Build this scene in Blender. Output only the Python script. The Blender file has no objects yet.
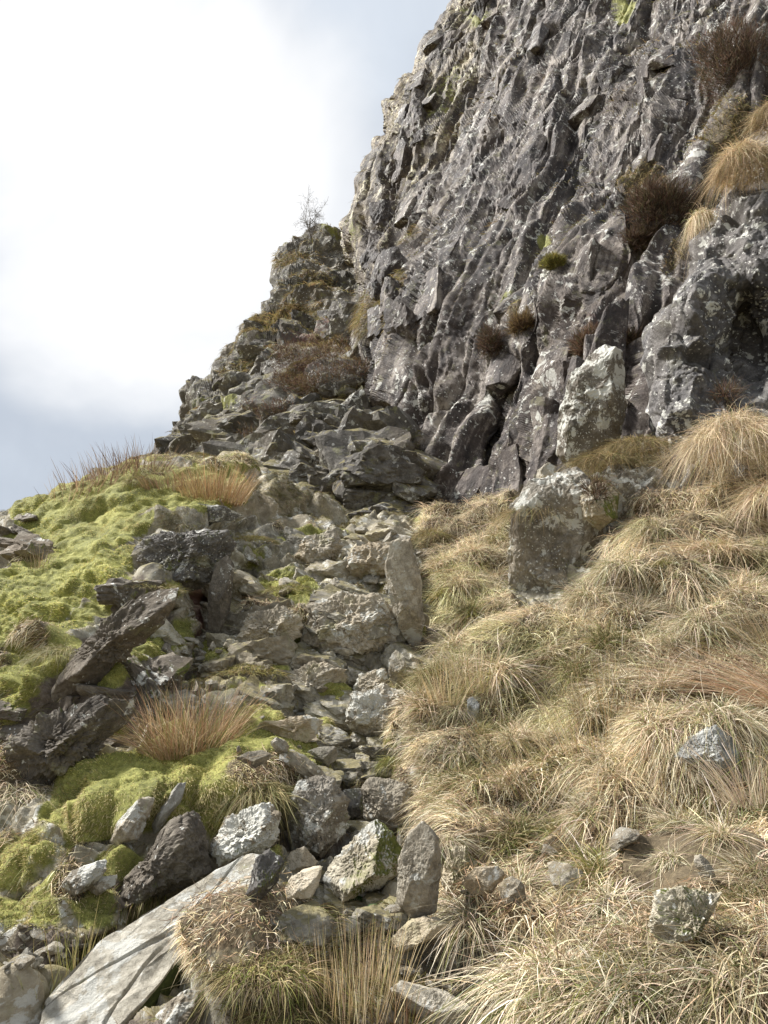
import bpy, math, random
import numpy as np
from mathutils import Vector, Matrix
R = math.radians
rng = np.random.default_rng(7)
random.seed(7)
SC = bpy.context.scene
COL = SC.collection

# ------------------------------------------------------------------ camera, sky, sun, exposure
PITCH, F, CZ = 14.0, 759.0, 1.6
cam = bpy.data.cameras.new('camera'); camo = bpy.data.objects.new('camera', cam); COL.objects.link(camo)
cam.sensor_fit = 'VERTICAL'; cam.sensor_height = 36; cam.lens = F/1024*36
cam.clip_start = 0.05; cam.clip_end = 5000
camo.location = (0, 0, CZ); camo.rotation_euler = (R(90+PITCH), 0, 0)
SC.camera = camo
CP, SP = math.cos(R(PITCH)), math.sin(R(PITCH))
CAM = np.array([0, 0, CZ]); RT = np.array([1., 0, 0]); UP = np.array([0, -SP, CP]); FW = np.array([0, CP, SP])

SUN_AZ, SUN_EL = -78.0, 48.0          # azimuth from +Y (towards +X positive), elevation
sd = Vector((math.sin(R(SUN_AZ))*math.cos(R(SUN_EL)), math.cos(R(SUN_AZ))*math.cos(R(SUN_EL)), math.sin(R(SUN_EL))))
sun = bpy.data.lights.new('sun', 'SUN'); sun.energy = 4.3; sun.angle = R(8); sun.color = (1, .975, .94)
suno = bpy.data.objects.new('sun', sun); COL.objects.link(suno)
suno.rotation_euler = sd.to_track_quat('Z', 'Y').to_euler()

W = bpy.data.worlds.new('World'); SC.world = W; W.use_nodes = True
SC.view_settings.view_transform = 'Standard'; SC.view_settings.look = 'None'
SC.view_settings.gamma = 1; SC.view_settings.exposure = 1.18

class NT:
    """small helper round a node tree"""
    def __init__(s, tree): s.t = tree; s.n = tree.nodes; s.l = tree.links
    def add(s, kind, ins=None, **kw):
        n = s.n.new(kind)
        for k, v in kw.items(): setattr(n, k, v)
        for k, v in (ins or {}).items():
            if hasattr(v, 'is_output') or isinstance(v, bpy.types.NodeSocket): s.l.new(v, n.inputs[k])
            else: n.inputs[k].default_value = v
        return n
    def math(s, op, a, b=0.0, c=None, clamp=False):
        ins = {0: a, 1: b}
        if c is not None: ins[2] = c
        return s.add('ShaderNodeMath', ins, operation=op, use_clamp=clamp).outputs[0]
    def vmath(s, op, a, b=(0, 0, 0)):
        n = s.add('ShaderNodeVectorMath', {0: a, 1: b}, operation=op)
        return n.outputs['Value'] if op in ('DOT_PRODUCT', 'LENGTH') else n.outputs[0]
    def noise(s, co, scale, detail=6, rough=.6, dist=0.0, col=False):
        n = s.add('ShaderNodeTexNoise', {'Vector': co, 'Scale': scale, 'Detail': detail, 'Roughness': rough, 'Distortion': dist})
        return n.outputs[1] if col else n.outputs[0]
    def step(s, v, lo, hi):
        return s.add('ShaderNodeMapRange', {0: v, 1: lo, 2: hi, 3: 0.0, 4: 1.0}, interpolation_type='SMOOTHSTEP').outputs[0]
    def mix(s, f, a, b, mode='MIX'):
        n = s.add('ShaderNodeMix', data_type='RGBA', blend_type=mode)
        for i, v in ((0, f), (6, a), (7, b)):
            if isinstance(v, bpy.types.NodeSocket): s.l.new(v, n.inputs[i])
            else: n.inputs[i].default_value = v if i == 0 else (*v, 1)
        return n.outputs[2]
    def ramp(s, f, stops):
        n = s.add('ShaderNodeValToRGB', {0: f}); e = n.color_ramp.elements
        while len(e) < len(stops): e.new(.5)
        for i, (p, c) in enumerate(stops): e[i].position = p; e[i].color = (*c, 1)
        return n.outputs[0]

def build_world():
    T = NT(W.node_tree); T.n.clear()
    sky = T.add('ShaderNodeTexSky', sky_type='NISHITA', sun_disc=False, sun_elevation=R(SUN_EL), sun_rotation=R(SUN_AZ), air_density=1.0, dust_density=1.5)
    co = T.add('ShaderNodeTexCoord').outputs['Generated']
    co = T.vmath('NORMALIZE', co)
    # thin white cloud sheet, brightest in front of the hidden sun, blue-grey towards the low left
    glow = Vector((-.31, CP-.45*SP, SP+.45*CP)).normalized()
    d = T.vmath('DOT_PRODUCT', co, tuple(glow))
    wob = T.noise(co, 2.3, 5, .5, .6)
    d2 = T.math('ADD', d, T.math('MULTIPLY', T.math('SUBTRACT', wob, .5), .11))
    lobe = T.step(d2, .952, .997)
    n = T.noise(co, 3.5, 7, .52, .5)
    sep = T.add('ShaderNodeSeparateXYZ', {0: co})
    low = T.math('SUBTRACT', T.math('ADD', n, T.math('MULTIPLY', sep.outputs[2], .35)), .16)
    grey = T.ramp(T.step(low, .30, .85), [(0, (2.9, 3.2, 3.65)), (1, (4.25, 4.6, 5.05))])
    cloud = T.mix(lobe, grey, (5.7, 5.7, 5.7))
    col = T.mix(.97, sky.outputs[0], cloud)
    bg = T.add('ShaderNodeBackground', {0: col, 1: 0.085})
    out = T.add('ShaderNodeOutputWorld'); T.l.new(bg.outputs[0], out.inputs[0])
build_world()

# ------------------------------------------------------------------ numpy noise
def _h(ix, iy, iz, seed):
    a = (ix.astype(np.int64)*73856093) ^ (iy.astype(np.int64)*19349663) ^ (iz.astype(np.int64)*83492791) ^ (seed*2654435761)
    a = (a ^ (a >> 13)) * 1274126177 & 0x7fffffff
    a = (a ^ (a >> 15)) * 668265263 & 0x7fffffff
    return a ^ (a >> 12)
def rnd(ix, iy, iz, seed): return (_h(ix, iy, iz, seed) & 0xfffff).astype(np.float32)/0xfffff
def vnoise(p, seed=0):
    i = np.floor(p).astype(np.int32); f = (p-i).astype(np.float32); u = f*f*(3-2*f)
    o = 0
    for dx in (0, 1):
        wx = u[:, 0] if dx else 1-u[:, 0]
        for dy in (0, 1):
            wy = u[:, 1] if dy else 1-u[:, 1]
            for dz in (0, 1):
                wz = u[:, 2] if dz else 1-u[:, 2]
                o = o + wx*wy*wz*rnd(i[:, 0]+dx, i[:, 1]+dy, i[:, 2]+dz, seed)
    return o*2-1
def fbm(p, oct=4, seed=0, gain=.5):
    o, a = 0, 1.
    for k in range(oct): o = o + a*vnoise(p*(2.03**k)+k*17.3, seed+k); a *= gain
    return o
def facet(p, seed, tilt=.9, jit=.9, a=.2, inv=False, wide=True):
    """broken rock: envelope of tilted planes, one per cell: flat faces that meet in sharp edges (inv) or
    sharp creases. returns height, distance to the next face, tone of the face"""
    if wide: i0 = np.floor(p).astype(np.int32)-1; K = 3
    else: i0 = np.floor(p-.5).astype(np.int32); K = 2; a = max(a, .9)
    N = len(p); m1 = np.full(N, -9e9, np.float32); m2 = m1.copy(); tone = np.zeros(N, np.float32)
    for dx in range(K):
        for dy in range(K):
            for dz in range(K):
                c = i0+np.array([dx, dy, dz], np.int32)
                hsh = _h(c[:, 0], c[:, 1], c[:, 2], seed); hs2 = _h(c[:, 0], c[:, 1], c[:, 2], seed+7)
                r = [((hsh >> k) & 0x3ff).astype(np.float32)/1023-.5 for k in (0, 10, 20)]
                g = [((hs2 >> k) & 0x3ff).astype(np.float32)/1023-.5 for k in (0, 10, 20)]
                off = (((hsh ^ hs2) >> 5) & 0x3ff).astype(np.float32)/1023-.5
                dd = [p[:, k]-(c[:, k]+.5+jit*r[k]).astype(np.float32) for k in range(3)]
                q = dd[0]**2+dd[1]**2+dd[2]**2
                h = off*.75+2*tilt*(g[0]*dd[0]+g[1]*dd[1]+g[2]*dd[2])-a*q-1.2*np.maximum(q-(.8 if wide else .5), 0)
                m = h > m1
                m2 = np.where(m, m1, np.maximum(m2, h)); m1 = np.where(m, h, m1)
                tone = np.where(m, off+.5, tone)
    m = m1-.2
    return (-m if inv else m), (m1-m2)*.5, tone
def smooth(x, a, b):
    t = np.clip((x-a)/(b-a), 0, 1); return t*t*(3-2*t)

# ------------------------------------------------------------------ mesh helpers
def mesh_np(name, V, Q, attrs=None, colors=None, flat=True, tris=False):
    me = bpy.data.meshes.new(name); k = 3 if tris else 4
    V = np.ascontiguousarray(V, np.float32); Q = np.ascontiguousarray(Q, np.int32)
    me.vertices.add(len(V)); me.vertices.foreach_set('co', V.ravel())
    me.loops.add(Q.size); me.loops.foreach_set('vertex_index', Q.ravel())
    me.polygons.add(len(Q)); me.polygons.foreach_set('loop_start', np.arange(0, Q.size, k, dtype=np.int32))
    me.polygons.foreach_set('use_smooth', np.full(len(Q), not flat))
    me.update(calc_edges=True)
    for n, a in (attrs or {}).items():
        at = me.attributes.new(n, 'FLOAT', 'POINT'); at.data.foreach_set('value', np.ascontiguousarray(a, np.float32))
    for n, a in (colors or {}).items():
        at = me.attributes.new(n, 'FLOAT_COLOR', 'POINT')
        c = np.ones((len(V), 4), np.float32); c[:, :3] = a; at.data.foreach_set('color', c.ravel())
    return me
def link(name, me, mat=None, loc=None, parent=None, label=None, cat=None, group=None, kind=None):
    o = bpy.data.objects.new(name, me); COL.objects.link(o)
    if mat is not None: 
        if len(me.materials) == 0: me.materials.append(mat)
    if loc is not None: o.location = [float(c) for c in loc]
    if parent is not None: o.parent = parent
    if label: o['label'] = label
    if cat: o['category'] = cat
    if group: o['group'] = group
    if kind: o['kind'] = kind
    elif cat: o['kind'] = 'thing'
    return o
def unproj(px, py, Y):
    u = (np.asarray(px, float)-384)/F; v = (512-np.asarray(py, float))/F
    k = Y/(CP-v*SP)
    return np.stack([u*k, (CP-v*SP)*k, (SP+v*CP)*k+CZ], -1)
def ray(px, py):
    d = RT*((px-384)/F)+UP*((512-py)/F)+FW; return d/np.linalg.norm(d)

# thin plate spline in picture coordinates -> log distance
class TPS:
    def __init__(s, pts, reg=.02):
        p = np.array(pts, float); s.c = p[:, :2]/500; y = np.log(p[:, 2]); n = len(p)
        r = np.linalg.norm(s.c[:, None]-s.c[None], axis=2); K = s.k(r)+np.eye(n)*reg*.1
        P = np.c_[np.ones(n), s.c]; A = np.block([[K, P], [P.T, np.zeros((3, 3))]])
        s.w = np.linalg.solve(A, np.r_[y, 0, 0, 0])
    @staticmethod
    def k(r): return np.where(r > 1e-9, r*r*np.log(np.maximum(r, 1e-9)), 0)
    def __call__(s, px, py):
        sh = np.shape(px); q = np.stack([np.ravel(px), np.ravel(py)], 1)/500
        o = np.full(len(q), s.w[-3])+q@s.w[-2:]
        for i, c in enumerate(s.c): o += s.w[i]*s.k(np.linalg.norm(q-c, axis=1))
        return np.exp(o).reshape(sh)

def ell(px, py, e, pw=1.0):
    """soft ellipse (cx, cy, rx, ry, angle)"""
    cx, cy, rx, ry, an = e[:5]; a = R(an); dx, dy = px-cx, py-cy
    q = ((dx*math.cos(a)+dy*math.sin(a))/rx)**2+((-dx*math.sin(a)+dy*math.cos(a))/ry)**2
    return np.exp(-np.minimum(q, 30)**pw)
def poly_sd(px, py, P):
    """signed distance (inside positive) to a polygon"""
    P = np.array(P, float); d = np.full(px.shape, 1e9); ins = np.zeros(px.shape, bool)
    for a, b in zip(P, np.roll(P, -1, 0)):
        e = b-a; wx, wy = px-a[0], py-a[1]
        t = np.clip((wx*e[0]+wy*e[1])/(e@e), 0, 1)
        d = np.minimum(d, np.hypot(wx-e[0]*t, wy-e[1]*t))
        c = ((a[1] > py) != (b[1] > py)) & (px < (b[0]-a[0])*(py-a[1])/(b[1]-a[1]+1e-9)+a[0])
        ins ^= c
    return np.where(ins, d, -d)
def pl(P, soft, px, py, wob=None):
    d = poly_sd(px, py, P)
    if wob is not None: d = d+wob
    return smooth(d, -soft, soft)

class Layer:
    """a surface sheet: grid[j,i] of picture coordinates + distance, turned into world points"""
    def __init__(s, PX, PY, Y, skirt):
        s.PX, s.PY = PX, PY
        B = unproj(PX, PY, Y)
        for side, vec, n, st in skirt:
            ks = (np.arange(1, n+1)/n)**1.5
            vec = np.array(vec, float)
            if side == 'top':
                ext = B[0][None]+ks[::-1, None, None]*vec*st; B = np.concatenate([ext, B], 0)
                s.PX = np.concatenate([np.repeat(s.PX[:1], n, 0), s.PX], 0); s.PY = np.concatenate([np.repeat(s.PY[:1], n, 0)-ks[::-1, None], s.PY], 0); s.r0 = n
            if side == 'left':
                ext = B[:, :1]+ks[::-1][None, :, None]*vec*st; B = np.concatenate([ext, B], 1)
                s.PX = np.concatenate([np.repeat(s.PX[:, :1], n, 1)-ks[::-1][None], s.PX], 1); s.PY = np.concatenate([np.repeat(s.PY[:, :1], n, 1), s.PY], 1)
        s.B = B; s.shape = B.shape[:2]
        s.N = s.normals(B)
        for _ in range(6):
            for ax_ in (0, 1):
                M_ = np.moveaxis(s.N, ax_, 0); M_[2:-2] = (M_[:-4]+M_[1:-3]+M_[2:-2]+M_[3:-1]+M_[4:])/5
        s.N = s.N/np.linalg.norm(s.N, axis=2, keepdims=True)
    def normals(s, B):
        du = np.gradient(B, axis=1); dv = np.gradient(B, axis=0)
        n = np.cross(dv, du); n /= np.linalg.norm(n, axis=2, keepdims=True)+1e-12
        return n
    def displace(s, h, extra=None):
        h = h.reshape(s.shape).astype(float)
        du = np.linalg.norm(np.diff(s.B, axis=1), axis=2); dv = np.linalg.norm(np.diff(s.B, axis=0), axis=2)
        def blur(a):
            p = np.pad(a, 1, mode='edge'); p = (p[:-2]+p[1:-1]*2+p[2:])/4; return (p[:, :-2]+p[:, 1:-1]*2+p[:, 2:])/4
        for _ in range(5):     # no step steeper than the sheet can carry without fraying
            gu = np.abs(np.diff(h, axis=1))/(du+1e-4); gv = np.abs(np.diff(h, axis=0))/(dv+1e-4)
            g = np.zeros_like(h); g[:, 1:] = gu; g[:, :-1] = np.maximum(g[:, :-1], gu); g[1:] = np.maximum(g[1:], gv); g[:-1] = np.maximum(g[:-1], gv)
            w = blur(smooth(g, 1.1, 2.6)); h = h*(1-w)+blur(h)*w
        du_ = np.pad(du, ((0, 0), (0, 1)), mode='edge')+1e-4; dv_ = np.pad(dv, ((0, 1), (0, 0)), mode='edge')+1e-4
        for ax_, rt in ((0, du_/dv_), (1, dv_/du_)):
            for it in range(14):
                w = np.clip((rt-1.3-it*.45)/1.5, 0, 1)
                m_ = np.moveaxis(h, ax_, 0); wm_ = np.moveaxis(w, ax_, 0); b_ = m_.copy(); b_[1:-1] = (m_[:-2]+m_[1:-1]+m_[2:])/3
                h = np.moveaxis(m_*(1-wm_)+b_*wm_, 0, ax_)
        s.V = s.B+s.N*h[..., None]
        if extra is not None: s.V += extra
        s.VN = s.normals(s.V)
    def faces(s):
        h, w = s.shape; i = np.arange(h*w).reshape(h, w)
        return np.stack([i[:-1, :-1], i[1:, :-1], i[1:, 1:], i[:-1, 1:]], -1).reshape(-1, 4)
    def at(s, px, py):
        """first guess by picture position on the base, refined on the displaced grid"""
        if not hasattr(s, '_c'):
            P = s.V-CAM; z = np.maximum(P@FW, .05)
            s._c = np.stack([384+F*(P@RT)/z, 512-F*(P@UP)/z], -1)[::2, ::2]; s._d = z[::2, ::2]
        q = (s._c[..., 0]-px)**2+(s._c[..., 1]-py)**2
        m = q < 9
        if m.any(): q2 = np.where(m, s._d, 1e9); j = np.unravel_index(q2.argmin(), q.shape)
        else: j = np.unravel_index(q.argmin(), q.shape)
        j = (j[0]*2, j[1]*2)
        return s.V[j], s.N[j]

def interp(x, pts):
    p = np.array(sorted(pts), float); return np.interp(x, p[:, 0], p[:, 1])

# ------------------------------------------------------------------ materials
def mat_new(name):
    m = bpy.data.materials.new(name); m.use_nodes = True; T = NT(m.node_tree); T.n.clear()
    out = T.add('ShaderNodeOutputMaterial'); b = T.add('ShaderNodeBsdfPrincipled'); T.l.new(b.outputs[0], out.inputs[0])
    return m, T, b
def rock_nodes(T, co, tones, lichen=.5, yellow=.3, streak=None, fine=1.0, speck=.5):
    dark, mid, light = tones
    n1 = T.noise(co, 1.1*fine, 8, .65, .4)
    n2 = T.noise(co, 9*fine, 9, .72, .2)
    n3 = T.noise(co, 45*fine, 6, .7)
    v = T.math('ADD', T.math('MULTIPLY', n1, .55), T.math('ADD', T.math('MULTIPLY', n2, .55), T.math('MULTIPLY', n3, .22)))
    if streak is not None:
        sv = T.noise(streak, 3.2, 9, .74, .15)
        v = T.math('ADD', v, T.math('MULTIPLY', T.math('SUBTRACT', sv, .5), 1.15))
    col = T.ramp(T.step(v, .42, .92), [(0, dark), (.5, mid), (1, light)])
    wt = T.noise(co, .7, 4, .5)
    col = T.mix(T.math('MULTIPLY', T.step(wt, .45, .65), .35), col, tuple(c*f for c, f in zip(mid, (1.25, 1.05, .75))))
    ly = T.step(T.math('ADD', T.noise(co, 3.3, 9, .7, .3), T.math('MULTIPLY', n3, .12)), .62, .70)
    col = T.mix(T.math('MULTIPLY', ly, yellow), col, (.26, .26, .12))
    lw = T.step(T.math('ADD', T.noise(co, 5.2, 10, .68, .5), T.math('MULTIPLY', T.noise(co, .9, 3), .35)), .80-.14*lichen, .84-.14*lichen)
    col = T.mix(T.math('MULTIPLY', lw, .85), col, (.50, .50, .46))
    vo = T.add('ShaderNodeTexVoronoi', {'Vector': T.add('ShaderNodeVectorMath', {0: co, 1: T.vmath('MULTIPLY', T.noise(co, 14, 3, .5, 0, True), (.08, .08, .08))}, operation='ADD').outputs[0], 'Scale': 16*fine})
    sp = T.math('MULTIPLY', T.math('LESS_THAN', vo.outputs['Distance'], .20), T.math('GREATER_THAN', T.noise(co, 2.2, 4), .62-.16*speck))
    col = T.mix(T.math('MULTIPLY', sp, .8), col, (.56, .56, .52))
    bh = T.math('ADD', T.math('MULTIPLY', n2, 1.0), T.math('MULTIPLY', n3, .35))
    return col, bh
def attr(T, n): return T.add('ShaderNodeAttribute', attribute_name=n).outputs['Fac']

def terrain_mat(name, tones, lichen=.5, yellow=.3, streak=None, fine=1., speck=.5, bump=.05, grow=.0, rough=.85):
    m, T, b = mat_new(name)
    geo = T.add('ShaderNodeNewGeometry'); co = geo.outputs['Position']
    st = None
    if streak is not None:
        A, B_, C_ = streak
        st = T.add('ShaderNodeCombineXYZ', {0: T.math('MULTIPLY', T.vmath('DOT_PRODUCT', co, tuple(A)), .09), 1: T.vmath('DOT_PRODUCT', co, tuple(B_)), 2: T.vmath('DOT_PRODUCT', co, tuple(C_))}).outputs[0]
    col, bh = rock_nodes(T, co, tones, lichen, yellow, st, fine, speck)
    tone = attr(T, 'tone')
    col = T.mix(1.0, col, T.ramp(tone, [(0, (.72, .70, .70)), (1, (1.22, 1.2, 1.16))]), 'MULTIPLY')
    nz = T.add('ShaderNodeSeparateXYZ', {0: geo.outputs['Normal']}).outputs[2]
    g1 = T.noise(co, 2.0, 7, .65); g2 = T.noise(co, 30, 5, .7); g3 = T.noise(co, 7, 6, .65)
    # things that grow on flat places: brown grass and moss
    gr = T.math('ADD', T.math('MULTIPLY', nz, .55), T.math('ADD', g1, T.math('MULTIPLY', g3, .3)))
    gf = T.math('MULTIPLY', T.step(gr, .98, 1.12), grow)
    gcol = T.ramp(g2, [(.2, (.05, .042, .018)), (.5, (.15, .125, .045)), (.8, (.30, .245, .11))])
    col = T.mix(gf, col, gcol)
    if st is not None:   # dark seepage stains down the face
        wet = T.step(T.noise(T.vmath('MULTIPLY', st, (1.6, .55, .55)), 1.0, 5, .6, .3), .50, .64)
        col = T.mix(T.math('MULTIPLY', wet, .6), col, T.mix(1., col, (.40, .36, .38), 'MULTIPLY'))
        b.inputs['Roughness'].default_value = rough
    e = attr(T, 'earth'); ecol = T.ramp(T.noise(co, 11, 9, .75), [(.28, (.045, .035, .027)), (.5, (.12, .095, .072)), (.72, (.30, .26, .21))])
    col = T.mix(T.step(T.math('ADD', e, T.math('MULTIPLY', T.math('SUBTRACT', g3, .5), .8)), .35, .6), col, ecol)
    ol = attr(T, 'olive'); col = T.mix(T.math('MULTIPLY', ol, .75), col, T.mix(1., col, (1.25, 1.15, .78), 'MULTIPLY'))
    r = attr(T, 'red'); col = T.mix(T.math('MULTIPLY', T.step(T.math('ADD', r, T.math('SUBTRACT', g3, .5)), .35, .75), .8), col, (.15, .062, .048))
    mo = attr(T, 'moss'); mcol = T.ramp(T.math('ADD', T.math('MULTIPLY', g2, .5), T.math('MULTIPLY', T.noise(co, 3, 5, .6), .5)), [(.3, (.05, .052, .015)), (.5, (.19, .19, .045)), (.66, (.40, .38, .11))])
    col = T.mix(T.step(T.math('ADD', mo, T.math('MULTIPLY', T.math('SUBTRACT', g3, .5), 1.1)), .38, .62), col, mcol)
    s = attr(T, 'straw'); scol = T.ramp(T.math('ADD', T.math('MULTIPLY', g2, .6), T.math('MULTIPLY', g1, .4)), [(.3, (.035, .026, .016)), (.5, (.10, .075, .042)), (.7, (.24, .185, .11))])  # brown soil, its colour darkened further to paint shadow under the tussocks
    col = T.mix(T.step(T.math('ADD', s, T.math('MULTIPLY', T.math('SUBTRACT', g3, .5), .9)), .35, .6), col, scol)
    T.l.new(col, b.inputs['Base Color']); b.inputs['Roughness'].default_value = rough
    b.inputs['Specular IOR Level'].default_value = .35
    bp = T.add('ShaderNodeBump', {'Height': bh, 'Strength': .9, 'Distance': bump}); T.l.new(bp.outputs[0], b.inputs['Normal'])
    return m

def rock_mat(name, tones, lichen=.5, yellow=.3, speck=.5, moss=0., mosscol=((.04, .05, .012), (.17, .18, .04)), bump=.02, fine=1.6):
    m, T, b = mat_new(name)
    tc = T.add('ShaderNodeTexCoord'); info = T.add('ShaderNodeObjectInfo')
    co = T.vmath('ADD', tc.outputs['Object'], T.vmath('MULTIPLY', info.outputs['Random'], (37., 23., 11.)))
    col, bh = rock_nodes(T, co, tones, lichen, yellow, None, fine, speck)
    rt = T.ramp(info.outputs['Random'], [(0, (.85, .84, .83)), (1, (1.15, 1.13, 1.1))]); col = T.mix(1., col, rt, 'MULTIPLY')
    if moss > 0:
        geo = T.add('ShaderNodeNewGeometry'); nn = T.add('ShaderNodeSeparateXYZ', {0: geo.outputs['Normal']})
        g = T.math('ADD', T.math('ADD', T.noise(co, 3.2, 7, .65), T.math('MULTIPLY', nn.outputs[0], .22)), T.math('MULTIPLY', nn.outputs[2], .1))
        mf = T.step(g, .74-.32*moss, .86-.32*moss)
        col = T.mix(mf, col, T.ramp(T.noise(co, 40, 4, .7), [(.3, mosscol[0]), (.7, mosscol[1])]))
    T.l.new(col, b.inputs['Base Color']); b.inputs['Roughness'].default_value = .85
    b.inputs['Specular IOR Level'].default_value = .3
    bp = T.add('ShaderNodeBump', {'Height': bh, 'Strength': .8, 'Distance': bump}); T.l.new(bp.outputs[0], b.inputs['Normal'])
    return m

def blade_mat(name='dry_grass', trans=.25):
    m = bpy.data.materials.new(name); m.use_nodes = True; T = NT(m.node_tree); T.n.clear()
    c = T.add('ShaderNodeAttribute', attribute_name='col').outputs['Color']
    info = T.add('ShaderNodeObjectInfo')
    c = T.mix(1., c, T.ramp(info.outputs['Random'], [(0, (.82, .80, .74)), (.5, (1, 1, 1)), (1, (1.12, 1.06, 1.0))]), 'MULTIPLY')
    d = T.add('ShaderNodeBsdfPrincipled', {'Base Color': c, 'Roughness': .6, 'Specular IOR Level': .25})
    t = T.add('ShaderNodeBsdfTranslucent', {'Color': c})
    mx = T.add('ShaderNodeMixShader', {0: trans, 1: d.outputs[0], 2: t.outputs[0]})
    out = T.add('ShaderNodeOutputMaterial'); T.l.new(mx.outputs[0], out.inputs[0])
    return m
M_BL = blade_mat()

# ------------------------------------------------------------------ blades
def blades(root, d, bend, L, Wd, col, seg=4, curl=None):
    """curved tapering strips. root,d,bend (N,3); L,Wd (N); col (N,3)"""
    N = len(root); t = np.linspace(0, 1, seg+1)[None, :, None]
    d = d/(np.linalg.norm(d, axis=1, keepdims=True)+1e-9)
    P = root[:, None]+d[:, None]*L[:, None, None]*t+bend[:, None]*L[:, None, None]*t*t
    rv = rng.normal(size=(N, 3)); sd_ = np.cross(d, rv); sd_ /= np.linalg.norm(sd_, axis=1, keepdims=True)+1e-9
    w = Wd[:, None, None]*(1-t)**.6*.5+.0002
    V = np.stack([P-sd_[:, None]*w, P+sd_[:, None]*w], 2).reshape(-1, 3)
    b = np.arange(N)[:, None]*(seg+1)*2+np.arange(seg)[None]*2
    Q = np.stack([b, b+1, b+3, b+2], -1).reshape(-1, 4)
    C = np.repeat(col, (seg+1)*2, axis=0)
    return V, Q, C
def pal(n, cols, w=None, jit=.15):
    cols = np.array(cols); w = w if w is not None and len(w) == len(cols) else None; i = rng.choice(len(cols), n, p=w)
    return cols[i]*(1+rng.normal(0, jit, (n, 1)))*(1+rng.normal(0, .05, (n, 3)))
STRAW = [(.78, .67, .47), (.60, .49, .32), (.88, .80, .62), (.29, .21, .13), (.30, .31, .13)]
STRAW_W = [.30, .22, .22, .14, .12]

# ------------------------------------------------------------------ big surfaces
def steps(a, lo, hi, st, b, coarse):
    """positions from a to b: fine inside lo..hi, coarser outside"""
    L = lo-np.cumsum(st*1.06**np.arange(400)); L = L[L > a][::-1] if a < lo else np.array([])
    M = np.arange(lo, hi, st); H = hi+np.cumsum(st*1.06**np.arange(400)); H = H[H < b]
    return np.concatenate([[a] if a < lo else [], L, M, H, [b]])
DET = 1.25

# --- near ground: mossy bank, gully floor and grass slope
T_top = [(-350, 552), (-60, 525), (0, 517), (20, 513), (45, 505), (65, 497), (85, 488), (110, 478), (135, 471), (160, 468), (200, 464), (240, 464), (262, 478), (290, 492), (330, 505), (380, 520), (420, 524), (450, 514), (520, 516), (560, 500), (650, 478), (768, 440), (1150, 400)]
T_pts = [(-200, 1024, 3.6), (0, 1024, 3.5), (384, 1024, 3.25), (768, 1024, 3.0), (1000, 1024, 3.0), (0, 900, 4.6), (-200, 900, 4.6), (200, 900, 4.35), (384, 900, 4.5), (600, 900, 4.0), (768, 900, 3.8),
 (0, 800, 5.5), (200, 800, 5.2), (384, 800, 5.6), (500, 800, 5.2), (768, 800, 4.6), (0, 740, 6.0), (180, 740, 5.8), (360, 740, 6.5), (450, 740, 6.1), (600, 740, 5.5), (768, 740, 5.1), (1000, 740, 4.6),
 (-200, 650, 7), (0, 650, 7), (150, 650, 6.6), (210, 650, 7.6), (300, 650, 7.5), (400, 650, 7.8), (440, 650, 7.9), (520, 650, 7.0), (768, 650, 6.0), (0, 580, 8.2), (130, 580, 7.5), (220, 580, 8.9), (300, 580, 9.0), (400, 580, 9.1), (460, 580, 9.3), (570, 580, 8.0), (768, 580, 6.9),
 (0, 530, 9.8), (150, 520, 8.9), (200, 520, 8.8), (260, 520, 10.0), (330, 520, 11), (400, 525, 11.4), (450, 520, 11.6), (520, 520, 10.5), (600, 520, 8.8), (768, 500, 7.6), (110, 482, 10.8), (200, 470, 11), (1000, 450, 6.8), (-200, 560, 9),
 (384, 1300, 2.35), (0, 1300, 2.4), (768, 1300, 2.25), (384, 2000, 1.35), (-100, 2000, 1.35), (900, 2000, 1.3), (384, 3300, .85)]
tT = TPS(T_pts)
T_relief = [(185, 560, 62, 30, -8, .45, 2), (150, 594, 38, 14, 0, .3, 2), (203, 618, 13, 60, 8, -.4, 1), (352, 612, 46, 32, 5, .55, 2), (402, 600, 13, 62, -8, .45, 2), (428, 600, 8, 70, 0, -.45, 1),
 (245, 682, 52, 24, 10, .35, 2), (470, 590, 45, 50, 20, .3, 1), (105, 815, 55, 30, -20, .22, 1.2), (240, 785, 60, 30, -10, .26, 1.2), (20, 840, 45, 60, 0, .3, 1.5), (275, 985, 42, 46, 0, .16, 1.5),
 (60, 690, 22, 100, 38, .22, 1.5), (200, 520, 55, 10, -5, .2, 2), (440, 950, 60, 40, -10, .1, 1), (600, 690, 60, 30, 10, .25, 1), (500, 830, 60, 50, 0, .2, 1), (620, 840, 50, 40, 0, .2, 1), (700, 810, 45, 40, 0, .2, 1),
 (520, 730, 50, 40, 20, .2, 1), (560, 930, 60, 35, 0, .2, 1), (700, 950, 60, 40, 0, .2, 1), (650, 620, 90, 20, -8, .22, 1.5), (710, 560, 60, 20, -10, .3, 1.5), (290, 560, 45, 28, 15, .3, 2), (350, 545, 50, 18, 12, .3, 2), (300, 725, 80, 12, 0, -.15, 1), (440, 700, 20, 40, 0, -.2, 1), (130, 975, 110, 46, -35, -.6, 2)]
cx = steps(-350, -30, 800, DET, 1150, 0)
tt = np.concatenate([np.arange(0, .026, .0009), np.linspace(.027, 1, int(545/DET)), 1+np.cumsum(.0030*1.055**np.arange(88))])
PX = np.repeat(cx[None], len(tt), 0); top = interp(cx, T_top)
PY = top[None]+tt[:, None]*(1045-top)[None]
Y = tT(PX, PY)
for r in T_relief: Y = Y-ell(PX, PY, r, r[6])*r[5]
Y = Y*(1+.10*np.clip(1-(PY-top[None])/13, 0, 1)**2)
LT = Layer(PX, PY, Y, [('top', (0, 1.0, -.55), 60, 3.5)])
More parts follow.
